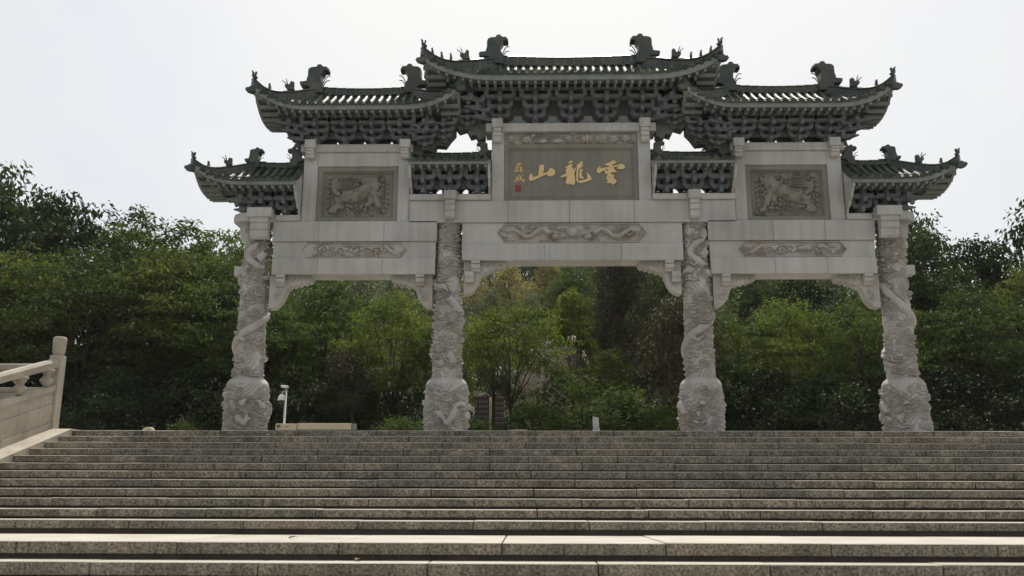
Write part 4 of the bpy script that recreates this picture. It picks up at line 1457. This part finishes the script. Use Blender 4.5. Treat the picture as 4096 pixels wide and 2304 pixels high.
# dark bracing boards that close the corners between the upper roofs and the small middle roofs
for s in (-1, 1):
    q = MB()
    q.prism([(s * x, z) for x, z in [(2.06, 7.20), (2.22, 7.12), (2.30, 7.26), (2.42, 7.22), (2.52, 7.42), (2.70, 7.36), (2.82, 7.52), (3.0, 7.5), (3.12, 7.7), (3.2, 8.2), (2.06, 8.2)]], -0.16, 0.16)
    part('corner_board', q, M['soffit'])
    q = MB()
    q.prism([(s * x, z) for x, z in [(3.80, 6.78), (3.62, 6.72), (3.52, 6.86), (3.34, 6.84), (3.24, 7.0), (3.02, 6.98), (2.9, 7.16), (2.78, 7.3), (2.78, 7.6), (3.80, 7.6)]], -0.14, 0.14)
    part('corner_board', q, M['soffit'])
corner_set = bracket_mesh(3, 0.13, 0.09, 0.20)
for s in (-1, 1):
    for x, z in ((2.48, 7.36), (2.92, 7.52), (3.06, 7.02), (3.50, 6.84)):
        place('bracket_set', corner_set, gate, (s * x, -0.16, z))

# ================================================================== THINGS ON THE PLAZA
def px_thing(name, loc, label, cat, group=None):
    return tag(empty(name, loc), label, cat, group)

def sub(name, mb, m, parent, smooth=False):
    return mb.build(name, m, parent, smooth)

cc = px_thing('camera_pole', (-7.93, 5.0, -0.012), 'slim pale camera pole with a white dome, right of the leftmost column', 'camera pole')
q = MB(); q.lathe([(0.07, 0), (0.07, 0.03), (0.034, 0.04), (0.032, 1.72)], 14); sub('pole', q, M['metal'], cc, True)
q = MB(); q.tube([(0, 0, 1.62), (-0.06, 0, 1.64), (-0.10, 0, 1.62), (-0.11, 0, 1.56)], 0.022, 8); arm = sub('arm', q, M['metal'], cc, True)
q = MB(); q.lathe([(0.03, 1.56), (0.045, 1.54), (0.085, 1.50), (0.105, 1.45), (0.11, 1.385)], 16, -0.115, 0); dome = sub('dome_housing', q, M['dome'], cc, True)
q = MB(); q.lathe([(0.088, 1.383), (0.08, 1.33), (0.05, 1.30), (0.01, 1.29)], 16, -0.115, 0); sub('lens_dome', q, M['dark'], dome, True)
q = MB(); q.cbox(-0.12, 0.05, -0.14, 0.08, 1.742, 1.80, 0.01); sub('bullet_camera', q, M['dome'], cc)

s1 = px_thing('sign_board', (-7.33, 3.0, -0.012), 'short cream sign board on a maroon base under the camera pole', 'sign', 'low cream signs')
q = MB(); q.cbox(-0.27, 0.27, -0.05, 0.05, 0.40, 0.565, 0.006); bd = sub('board', q, M['cream'], s1)
q = MB()
for a in [(-0.24, 0.53, -0.15, 0.525), (-0.24, 0.50, -0.13, 0.495), (-0.22, 0.54, -0.215, 0.44), (-0.17, 0.54, -0.18, 0.46), (-0.20, 0.47, -0.12, 0.50), (-0.23, 0.45, -0.19, 0.46)]:
    x1, z1, x2, z2 = a
    L = math.hypot(x2 - x1, z2 - z1)
    nx, nz = -(z2 - z1) / L * 0.007, (x2 - x1) / L * 0.007
    q.prism([(x1 + nx, z1 + nz), (x1 - nx, z1 - nz), (x2 - nx, z2 - nz), (x2 + nx, z2 + nz)], -0.054, -0.0505)
sub('lettering', q, M['ink'], bd)
q = MB(); q.box(-0.02, 0.09, -0.054, -0.0505, 0.48, 0.494); sub('lettering', q, M['ink'], bd)
q = MB(); q.cbox(-0.27, 0.27, -0.045, 0.045, 0.0, 0.398, 0.006); sub('base', q, M['maroon'], s1)
s2 = px_thing('sign_board', (-6.33, 3.0, -0.012), 'long blank cream board on a maroon base between the left columns', 'sign', 'low cream signs')
q = MB(); q.cbox(-0.70, 0.70, -0.05, 0.05, 0.41, 0.575, 0.006); sub('board', q, M['cream'], s2)
q = MB(); q.cbox(-0.72, 0.75, -0.045, 0.045, 0.0, 0.408, 0.006); sub('base', q, M['maroon'], s2)
q = MB(); q.cbox(0.705, 0.83, -0.04, 0.04, 0.409, 0.565, 0.006); sub('end_cap', q, M['eave'], s2)

nb = px_thing('notice_board', (-2.15, 7.0, -0.012), 'dark notice board with rows of white lettering behind the inner left column', 'notice board')
q = MB(); q.cbox(-0.52, -0.05, -0.03, 0.03, 0.75, 1.72, 0.01); lf = sub('board', q, M['maroon'], nb)
q = MB(); q.cbox(0.09, 0.38, -0.03, 0.03, 0.75, 1.70, 0.01); rg = sub('board', q, M['maroon'], nb)
rr = random.Random(9)
for (pb, xs_, off) in ((lf, (-0.47, -0.36, -0.29, -0.22, -0.15), 0.0), (rg, (0.14, 0.21, 0.28, 0.345), -0.05)):
    q = MB()
    for r_ in range(5):
        for x in xs_:
            z = 1.55 + off - r_ * 0.15
            w = 0.022 + rr.uniform(0, 0.01)
            q.box(x - w, x + w, -0.034, -0.0305, z + 0.02, z + 0.034)
            q.box(x - 0.006, x + 0.006, -0.0345, -0.0305, z - 0.03, z + 0.019)
            q.box(x - w * 0.8, x + w * 0.8, -0.034, -0.0305, z - 0.034, z - 0.0305)
    sub('lettering', q, M['whiteprint'], pb)
q = MB()
for x in (-0.45, 0.33):
    q.box(x - 0.03, x + 0.03, -0.02, 0.02, 0, 0.748)
sub('leg', q, M['maroon'], nb)
pp = px_thing('marker_post', (-2.18, 6.8, -0.012), 'yellow upright marker post with small black characters beside the notice board', 'post')
q = MB(); q.cbox(-0.035, 0.035, -0.035, 0.035, 0, 1.68, 0.006); pm = sub('post', q, mat('yellow_paint', (0.42, 0.37, 0.17), 0.6), pp)
q = MB(); q.box(-0.037, 0.037, -0.037, 0.037, 1.682, 1.72); sub('cap', q, M['maroon'], pp)
q = MB()
for k in range(8):
    q.box(-0.014, 0.014, -0.039, -0.0355, 1.50 - k * 0.075, 1.54 - k * 0.075)
sub('lettering', q, M['ink'], pm)
ws = px_thing('white_sign', (0.96, 6.0, -0.012), 'small slanted white sign among weeds between the inner columns', 'sign')
q = MB(); q.prism([(-0.13, 0.35), (-0.12, 1.02), (0.04, 1.0), (0.12, 0.35)], -0.02, 0.02); wb = sub('board', q, M['whiteboard'], ws)
q = MB(); q.box(-0.02, 0.03, -0.024, -0.0205, 0.72, 0.735); q.box(-0.06, -0.01, -0.024, -0.0205, 0.66, 0.67); q.box(0.01, 0.05, -0.0235, -0.0205, 0.66, 0.672); sub('lettering', q, M['ink'], wb)
q = MB(); q.box(-0.02, 0.02, -0.015, 0.015, 0, 0.348); sub('leg', q, M['metal'], ws)
bs_ = px_thing('boundary_stone', (-10.93, 3.0, -0.012), 'small pale marker stone above the steps in front of the dark trees', 'stone')
q = MB(); q.prism([(-0.13, 0), (-0.13, 0.43), (-0.05, 0.475), (0.05, 0.47), (0.13, 0.42), (0.13, 0)], -0.07, 0.07); bsm = sub('block', q, M['cream'], bs_)
q = MB(); q.box(0.0, 0.06, -0.074, -0.0705, 0.35, 0.40); sub('lettering', q, M['ink'], bsm)

# boulder on the hillside
def boulder(name, loc, rad, seed, label, flat=0.7, mt='rock'):
    r_ = np.random.default_rng(seed)
    nu, nv = 36, 18
    A, B = np.meshgrid(np.linspace(0, 2 * math.pi, nu, endpoint=False), np.linspace(-math.pi / 2, math.pi / 2, nv))
    D = np.stack([np.cos(B) * np.cos(A), np.cos(B) * np.sin(A), np.sin(B)], -1)
    rr_ = np.ones_like(A)
    for k in range(14):
        d = r_.normal(size=3); d /= np.linalg.norm(d)
        rr_ = np.minimum(rr_, r_.uniform(0.72, 0.95) / np.maximum(0.05, D @ d))
    Vv = D * rr_[..., None] * np.array([rad, rad * 0.8, rad * flat])
    o = place(name, grid_mesh(name, Vv, M[mt], wrap=True, smooth=False), None, loc)
    tag(o, label, 'rock')
    return o
boulder('boulder', (0.1, 16.6, 3.1), 1.75, 4, 'pale bare rock outcrop on the hillside between the small trees', 1.6)
boulder('flat_rock', (-1.35, 6.6, 0.45), 0.55, 9, 'low flat rock at the top of the steps near the notice board', 0.45, 'rock')

# dry leaves lying on the treads
for (x, y, z, a, lb) in ((-3.93, -9.2, steps[12][1], 0.5, 'dry brown leaf lying on the bright wide tread'), (-2.95, -10.12, steps[13][1], 1.4, 'curled dry leaf at the foot of the lowest riser'),
                        (-8.6, -8.2, steps[12][1], 2.2, 'crumpled pale scrap at the back of the wide tread'), (0.55, -7.4, steps[10][1], 0.2, 'small dry leaf on a step edge left of the inner right column')):
    q = MB()
    pts = [(-0.06, 0), (-0.03, 0.03), (0.02, 0.035), (0.07, 0.0), (0.02, -0.03), (-0.03, -0.028)]
    q.add([(px, py, 0.008 + 0.02 * abs(py) / 0.03 + 0.01 * (px > 0.05)) for px, py in pts] + [(px, py, 0.004 + 0.02 * abs(py) / 0.03 + 0.01 * (px > 0.05)) for px, py in pts],
          [tuple(range(6)), tuple(range(11, 5, -1))] + [(i, (i + 1) % 6, 6 + (i + 1) % 6, 6 + i) for i in range(6)])
    o = place('dry_leaf', q.mesh('dry_leaf', M['dry']), None, (x, y, z + 0.002), (0, 0, a))
    tag(o, lb, 'leaf', 'litter on the steps')

# ================================================================== TREES
def leaves(name, centers, axis_xy, per, rc, flat, size, seed, m, droop=0.5, aspect=0.42, upbias=0.6):
    """leaf-sized folded faces scattered round clump centres"""
    r_ = np.random.default_rng(seed)
    n = len(centers) * per
    C = np.repeat(np.asarray(centers), per, 0)
    off = r_.normal(size=(n, 3))
    off /= np.linalg.norm(off, axis=1)[:, None]
    off *= (r_.uniform(0.15, 1, n) ** 0.6)[:, None] * rc
    rcv = np.repeat(r_.uniform(0.6, 1.35, len(centers)), per)
    off *= rcv[:, None]
    off[:, 2] *= flat
    P = C + off
    out = off.copy()
    out[:, 2] = 0
    out += r_.normal(size=(n, 3)) * rc * 0.45
    out[:, 2] -= droop * rc
    d = out / (np.linalg.norm(out, axis=1)[:, None] + 1e-9)
    upv = np.array([0, 0, 1.0]) * upbias + r_.normal(size=(n, 3)) * 0.55
    side = np.cross(d, upv)
    side /= np.linalg.norm(side, axis=1)[:, None] + 1e-9
    nor = np.cross(side, d)
    L = (size * r_.uniform(0.65, 1.3, n))[:, None]
    W = L * aspect
    a = P
    b = P + d * L * 0.5 + side * W * 0.5 + nor * W * 0.12
    c = P + d * L
    e = P + d * L * 0.5 - side * W * 0.5 + nor * W * 0.12
    V = np.stack([a, b, c, e], 1).reshape(-1, 3)
    F = np.arange(n * 4).reshape(-1, 4)
    return quad_mesh(name, V, F, m)

def crown_centers(lobes, n, seed, shell=(0.55, 1.0), lower=-0.6):
    r_ = np.random.default_rng(seed)
    out = []
    wt = np.array([l[3] * l[3] for l in lobes]); wt = wt / wt.sum()
    while len(out) < n:
        x, y, z, rh, rv = lobes[r_.choice(len(lobes), p=wt)]
        d = r_.normal(size=3); d /= np.linalg.norm(d)
        if d[2] < lower:
            continue
        k = r_.uniform(*shell)
        out.append((x + d[0] * rh * k, y + d[1] * rh * k, z + d[2] * rv * k))
    return out

def limbs(lobes, H, r0, seed, fork=0.3, lean=(0, 0), nsub=2):
    r_ = random.Random(seed)
    mb = MB()
    fz_ = H * fork
    top = Vector((lean[0] * fz_, lean[1] * fz_, fz_))
    mb.tube([(0, 0, -0.4), (lean[0] * fz_ * 0.3 + 0.02, 0.02, fz_ * 0.4), top], [r0 * 1.25, r0, r0 * 0.85], 8)
    for (x, y, z, rh, rv) in lobes:
        e = Vector((x, y, z + rv * 0.35))
        st_ = top * r_.uniform(0.75, 1.0)
        m1 = st_.lerp(e, 0.45) + Vector((r_.uniform(-.2, .2), r_.uniform(-.2, .2), 0.12 * H * 0.3))
        mb.tube([st_, m1, e], [r0 * 0.55, r0 * 0.38, r0 * 0.12], 6)
        for k in range(nsub):
            g = m1.lerp(e, r_.uniform(0, 0.6))
            t = g + Vector((r_.uniform(-1, 1) * rh * 0.8, r_.uniform(-1, 1) * rh * 0.8, r_.uniform(0.1, 0.8) * rv))
            mb.tube([g, g.lerp(t, 0.5) + Vector((0, 0, 0.08)), t], [r0 * 0.22, r0 * 0.15, r0 * 0.05], 5)
    return mb.mesh('trunk', M['bark'], True)

def make_lobes(H, W, zb_, n, seed, top=1.0):
    r_ = random.Random(seed)
    out = []
    for i in range(n):
        t = (i + 0.5) / n
        z = zb_ + (H - zb_) * (0.12 + 0.72 * t)
        rad = W / 2 * (0.72 * math.sin(math.pi * min(1, 0.22 + 0.72 * t)) ** 0.8) * (1 if t < 0.85 else 0.35)
        a = i * 2.4 + r_.uniform(-0.5, 0.5)
        rh = W * r_.uniform(0.20, 0.29)
        rv = (H - zb_) * r_.uniform(0.13, 0.20)
        out.append((rad * math.cos(a), rad * math.sin(a), min(z, H - rv * top), rh, rv))
    return out

PROTO = {}
def proto(key, H, W, zb_, nl, seed, ncl, per, rc, flat, size, m, r0=0.14, droop=0.5, aspect=0.42, fork=0.3, lean=(0, 0), shell=(0.5, 1.0), lower=-0.6, nsub=2):
    lb = make_lobes(H, W, zb_, nl, seed)
    if lean != (0, 0):
        lb = [(x + lean[0] * z, y + lean[1] * z, z, a, b) for x, y, z, a, b in lb]
    PROTO[key] = (limbs(lb, H, r0, seed, fork, lean, nsub), leaves('crown', crown_centers(lb, ncl, seed, shell, lower), None, per, rc, flat, size, seed + 1, m, droop, aspect), H)

proto('broad', 10.0, 7.0, 0.8, 15, 101, 420, 32, 0.60, 0.50, 0.24, M['leaf_dark'], 0.16)
proto('broad_b', 9.0, 6.2, 0.8, 13, 102, 400, 32, 0.52, 0.42, 0.21, M['leaf_mid'], 0.14)
proto('layered', 8.0, 5.6, 2.3, 14, 103, 430, 32, 0.48, 0.28, 0.18, M['leaf_bright'], 0.12, 0.35, 0.36)
proto('layered_b', 8.0, 6.0, 2.2, 14, 108, 430, 32, 0.50, 0.28, 0.18, M['leaf_mid'], 0.12, 0.35, 0.36)
proto('big_leaf', 11.0, 6.5, 1.5, 14, 104, 420, 32, 0.60, 0.62, 0.27, M['leaf_dark'], 0.17, 0.9, 0.45)
proto('pinnate', 10.0, 3.4, 2.0, 10, 105, 190, 36, 0.42, 0.22, 0.22, M['leaf_mid'], 0.12, 0.3, 0.34)
proto('locust', 5.0, 3.8, 2.5, 13, 106, 300, 30, 0.34, 0.28, 0.125, M['leaf_bright'], 0.05, 0.35, 0.40, 0.34)
proto('sapling', 6.0, 2.3, 3.6, 8, 107, 170, 26, 0.30, 0.40, 0.17, M['leaf_bright'], 0.06, 0.5, 0.45)
proto('cypress', 9.0, 2.7, 0.6, 16, 109, 620, 36, 0.32, 1.3, 0.12, M['leaf_cypress'], 0.13, 0.9, 0.28, 0.7)
proto('leaning', 4.6, 2.3, 1.6, 9, 110, 260, 32, 0.34, 0.9, 0.13, M['leaf_cypress'], 0.11, 0.9, 0.30, 0.5, (0.28, 0.05))
proto('hill_pine', 8.0, 5.2, 1.0, 12, 111, 330, 24, 0.50, 0.7, 0.22, M['leaf_hill'], 0.14, 0.5, 0.35)
proto('hill_bloom', 7.0, 5.2, 1.0, 11, 112, 300, 24, 0.50, 0.5, 0.22, M['leaf_bloom'], 0.14, 0.5, 0.45)
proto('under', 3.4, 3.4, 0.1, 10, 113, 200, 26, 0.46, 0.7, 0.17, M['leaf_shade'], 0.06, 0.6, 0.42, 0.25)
proto('shrub', 1.7, 2.0, 0.1, 8, 114, 120, 26, 0.28, 0.8, 0.11, M['leaf_mid'], 0.03, 0.2, 0.35, 0.3)
proto('weed', 1.3, 1.5, 0.05, 7, 115, 90, 24, 0.24, 0.9, 0.10, M['leaf_mid'], 0.02, 0.0, 0.32, 0.3)

def tree(key, name, x, y, top, wide, rz, label, cat='tree', group=None, gz=None):
    tm, cm, H = PROTO[key]
    z0 = ground_h(x, y) if y > 15 else -0.03
    if gz is not None:
        z0 = gz
    t = empty(name, (x, y, z0))
    hs = (top - z0) / (H + 0.05) * 1.05
    t.scale = (hs * wide, hs * wide, hs)
    t.rotation_euler = (0, 0, rz)
    tag(t, label, cat, group)
    place('trunk', tm, t)
    place('crown', cm, t)
    return t

WOOD = 'trees of the wood behind the gate'
T_ = [
 # left of the gate, back row
 ('big_leaf', 'broadleaf_tree', -25.6, 18.5, 13.6, 1.0, 0.3, 'tallest large leaved tree cut by the left edge of the picture'),
 ('big_leaf', 'broadleaf_tree', -21.8, 18.0, 11.9, 1.05, 2.0, 'broad large leaved tree second from the left on the skyline'),
 ('broad', 'broadleaf_tree', -23.8, 15.0, 9.4, 1.0, 0.9, 'dark leafy tree below the tallest tree, left behind the balustrade'),
 ('pinnate', 'broadleaf_tree', -18.7, 18.5, 11.7, 1.0, 0.5, 'slim tree with a narrow tiered tip rising above the left wood'),
 ('pinnate', 'broadleaf_tree', -16.6, 18.0, 11.0, 1.1, 1.7, 'slender tree with feathery tiers, second of the two narrow tips at left'),
 ('broad_b', 'broadleaf_tree', -18.0, 16.0, 10.0, 1.0, 2.6, 'mid green rounded tree in front of the narrow tiered tip'),
 ('broad_b', 'broadleaf_tree', -14.9, 17.5, 10.5, 0.9, 4.0, 'mid green tree whose top shows just left of the lowest left roof'),
 ('layered_b', 'broadleaf_tree', -12.6, 16.0, 9.4, 1.0, 1.2, 'leafy tree whose top meets the capital of the leftmost column'),
 # left of the gate, front row
 ('layered', 'broadleaf_tree', -20.6, 13.2, 8.0, 1.0, 0.2, 'yellow green tree with layered sprays above the balustrade post'),
 ('layered_b', 'broadleaf_tree', -17.6, 12.6, 7.8, 1.0, 2.4, 'green layered tree between the balustrade post and leftmost column, farther left one'),
 ('layered', 'broadleaf_tree', -14.6, 12.8, 7.9, 1.0, 3.6, 'light green layered tree left of the leftmost column'),
 ('layered_b', 'broadleaf_tree', -11.9, 12.2, 7.0, 0.9, 5.0, 'green layered tree directly behind the leftmost column'),
 # left arch
 ('broad_b', 'broadleaf_tree', -8.9, 13.5, 7.2, 0.85, 0.8, 'dark green tree filling the left arch up to its beam'),
 ('layered', 'broadleaf_tree', -5.9, 12.0, 6.0, 0.85, 2.2, 'bright yellow green round tree at the right of the left arch'),
 ('layered_b', 'broadleaf_tree', -10.2, 11.3, 5.4, 0.9, 4.4, 'dark leafy tree low in the left arch beside the column'),
 ('hill_pine', 'conifer_tree', -5.9, 22.0, 9.6, 0.8, 1.0, 'dull dark conifer behind the bright round tree in the left arch'),
 ('leaning', 'conifer_tree', -6.7, 10.2, 3.6, 0.9, 2.8, 'brownish bushy conifer low in the left arch'),
 # middle arch
 ('locust', 'young_tree', -1.62, 9.0, 5.0, 0.92, 0.4, 'small feathery tree with a forked trunk in the middle arch beside the notice board'),
 ('layered_b', 'broadleaf_tree', -4.3, 11.0, 4.6, 0.75, 1.9, 'green bushy tree just right of the inner left column'),
 ('sapling', 'young_tree', 0.55, 12.0, 6.1, 0.62, 0.0, 'slender bright green sapling left of the tall cypress'),
 ('cypress', 'cypress_tree', 2.55, 14.0, 9.6, 0.95, 0.7, 'tall dark brown green cypress in the middle arch'),
 ('leaning', 'conifer_tree', 2.9, 8.6, 5.2, 0.95, 0.0, 'small brown conifer on a leaning trunk left of the inner right column'),
 ('broad_b', 'broadleaf_tree', -2.6, 19.5, 6.6, 0.9, 0.5, 'green tree below the rock outcrop, behind the forked little tree'),
 ('layered_b', 'broadleaf_tree', 1.6, 21.0, 7.2, 0.8, 1.5, 'green tree right of the rock outcrop, behind the slender sapling'),
 ('locust', 'young_tree', 1.7, 10.5, 3.7, 0.85, 2.2, 'thin grey green shrubby tree under the rock in the middle arch'),
 # right arch and right side
 ('layered_b', 'broadleaf_tree', 5.6, 11.6, 5.4, 0.9, 0.6, 'green tree at the left of the right arch'),
 ('layered', 'broadleaf_tree', 8.2, 11.6, 5.6, 0.95, 2.9, 'light green spreading tree in the centre of the right arch'),
 ('layered_b', 'broadleaf_tree', 10.9, 11.8, 6.0, 0.95, 4.2, 'broad green tree at the right of the right arch'),
 ('hill_pine', 'conifer_tree', 6.6, 18.0, 8.0, 0.9, 0.9, 'dull dark tree under the beam of the right arch, left one'),
 ('broad', 'broadleaf_tree', 10.6, 17.0, 8.2, 0.85, 2.1, 'dark leafy tree under the beam of the right arch, right one'),
 ('broad', 'broadleaf_tree', 14.6, 16.0, 9.9, 0.85, 5.2, 'dark leafy tree rising beside the capital of the rightmost column'),
 ('big_leaf', 'broadleaf_tree', 16.0, 18.5, 11.2, 0.75, 1.1, 'large leaved tree on the skyline right of the rightmost column'),
 ('broad', 'broadleaf_tree', 18.4, 18.0, 9.9, 0.9, 3.3, 'dark tree in the dip of the skyline at right'),
 ('big_leaf', 'broadleaf_tree', 21.6, 17.6, 11.6, 0.9, 4.1, 'tall large leaved tree cut by the right edge of the picture'),
 ('layered', 'broadleaf_tree', 18.6, 13.6, 7.6, 0.8, 1.5, 'yellow green tree with drooping sprays at far right'),
 ('layered_b', 'broadleaf_tree', 15.2, 12.6, 6.4, 0.9, 0.4, 'green layered tree just right of the rightmost column'),
 ('broad', 'broadleaf_tree', 21.0, 14.0, 8.2, 0.9, 2.2, 'dark spreading tree at the right edge under the tall one'),
 ('layered_b', 'broadleaf_tree', 17.4, 11.6, 4.8, 0.9, 3.9, 'low green tree in the lower right corner of the wood'),
]
for k in T_:
    tree(*k, group=WOOD)
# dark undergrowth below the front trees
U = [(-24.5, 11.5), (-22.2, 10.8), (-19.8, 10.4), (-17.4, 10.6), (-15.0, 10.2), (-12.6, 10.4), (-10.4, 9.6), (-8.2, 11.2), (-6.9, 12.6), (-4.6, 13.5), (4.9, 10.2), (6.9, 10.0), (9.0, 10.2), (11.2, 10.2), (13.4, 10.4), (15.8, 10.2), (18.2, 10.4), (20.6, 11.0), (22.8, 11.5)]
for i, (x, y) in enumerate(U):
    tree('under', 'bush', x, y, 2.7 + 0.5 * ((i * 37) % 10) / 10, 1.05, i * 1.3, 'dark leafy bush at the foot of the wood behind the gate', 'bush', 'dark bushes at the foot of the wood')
for (key, x, y, top, w, rz, lb) in (
    ('shrub', -4.9, 7.6, 1.15, 1.3, 0.2, 'low green shrub right of the long cream board'),
    ('shrub', -3.6, 7.4, 1.25, 1.2, 1.2, 'low green shrub at the foot of the inner left column, on its left'),
    ('shrub', -2.5, 6.4, 1.0, 1.2, 2.2, 'low leafy shrub in front of the notice board'),
    ('shrub', -0.9, 8.4, 1.6, 1.1, 3.2, 'grey green shrub right of the forked tree trunk'),
    ('weed', 0.4, 7.2, 1.5, 1.2, 4.2, 'bright weedy clump left of the small white sign'),
    ('weed', 1.5, 7.4, 2.1, 1.1, 5.2, 'tall bright weedy clump right of the small white sign'),
    ('shrub', 2.3, 7.8, 2.0, 1.1, 0.8, 'green shrub under the tall cypress'),
    ('weed', 3.1, 7.4, 1.5, 1.2, 1.8, 'bright low shrub beside the base of the inner right column'),
    ('shrub', 0.1, 9.6, 2.9, 0.9, 2.8, 'pale leaved shrub in the middle of the arch under the rock'),
    ('weed', -11.4, 6.6, 0.95, 0.8, 0.3, 'pale leaved sprig left of the small marker stone')):
    tree(key, 'shrub', x, y, top, w, rz, lb, 'shrub', 'shrubs along the back of the plaza')
# hillside wood seen through the arches
rh_ = random.Random(21)
for row, (y, st_) in enumerate(((24, 4.6), (31, 4.4), (38, 4.4), (46, 4.5), (54, 4.6), (61, 4.6), (68, 4.8))):
    n = 9 if row < 3 else 11
    for i in range(n):
        x = (i - (n - 1) / 2) * st_ + (row % 2) * st_ / 2 + rh_.uniform(-0.8, 0.8)
        if row == 0 and -5.5 < x < 4.5:
            continue
        if row == 1 and -2.4 < x < 1.4:
            continue
        if row in (2, 3) and -7.5 < x < 3.5:
            continue
        yy = y + rh_.uniform(-1.5, 1.5)
        bloom = False
        key = 'hill_bloom' if bloom else rh_.choice(('hill_pine', 'hill_pine', 'hill_pine', 'broad_b'))
        tree(key, 'hillside_tree', x, yy, ground_h(x, yy) + rh_.uniform(5.6, 7.6), 1.0, rh_.uniform(0, 6),
             'pale blossoming tree on the hillside behind the middle arch' if bloom else 'dull green tree on the hillside seen through the arches', 'tree',
             'blossoming trees on the hillside' if bloom else 'trees on the hillside')

for (x, y, top, lb) in ((-5.0, 42.0, 15.0, 'orange tinged blossoming tree on the hillside, left of the three pale ones'), (-2.4, 43.0, 15.3, 'cream blossoming tree in the middle of the three pale ones on the hillside'),
                        (0.4, 43.5, 15.6, 'brightest cream blossoming tree high on the hillside, right of the three pale ones')):
    tree('hill_bloom', 'hillside_tree', x, y, top, 0.75, x, lb, 'tree', 'blossoming trees on the hillside')
for (x, y, top) in ((-6.2, 36.5, 11.4), (-3.6, 35.8, 11.8), (-0.9, 36.6, 11.6), (2.0, 36.0, 11.6)):
    tree('hill_pine', 'hillside_tree', x, y, top, 1.0, x * 2, 'dull green tree on the hillside seen through the arches', 'tree', 'trees on the hillside')
# leafy ground cover over the bare slope
rg_ = np.random.default_rng(31)
gxy = np.stack([rg_.uniform(-46, 46, 2600), 14.8 + 58 * rg_.uniform(0, 1, 2600) ** 1.3], 1)
gc = [(x, y, ground_h(x, y) + 0.25) for x, y in gxy]
gm = leaves('undergrowth', gc, None, 26, 0.95, 0.32, 0.34, 33, M['leaf_hill'], 0.1, 0.45)
go = place('undergrowth', gm)
go['kind'] = 'stuff'
go['label'] = 'low dark undergrowth covering the hillside between the trees'
go['category'] = 'undergrowth'

# ------------------------------------------------------------------ summer haze
hz = MB()
hz.box(-420, 420, -420, 335, -5.5, 45)
hm = bpy.data.materials.new('haze_air')
hm.use_nodes = True
hn, hl_ = hm.node_tree.nodes, hm.node_tree.links
for nd in list(hn):
    if nd.type != 'OUTPUT_MATERIAL':
        hn.remove(nd)
pv = hn.new('ShaderNodeVolumePrincipled')
pv.inputs['Color'].default_value = (0.9, 0.93, 0.95, 1)
pv.inputs['Density'].default_value = 0.00022
pv.inputs['Anisotropy'].default_value = 0.2
hl_.new(pv.outputs[0], hn['Material Output'].inputs['Volume'])
ho = hz.build('haze', hm)
ho['kind'] = 'stuff'
ho['label'] = 'thin pale summer haze in the air over the whole place'
ho['category'] = 'haze'
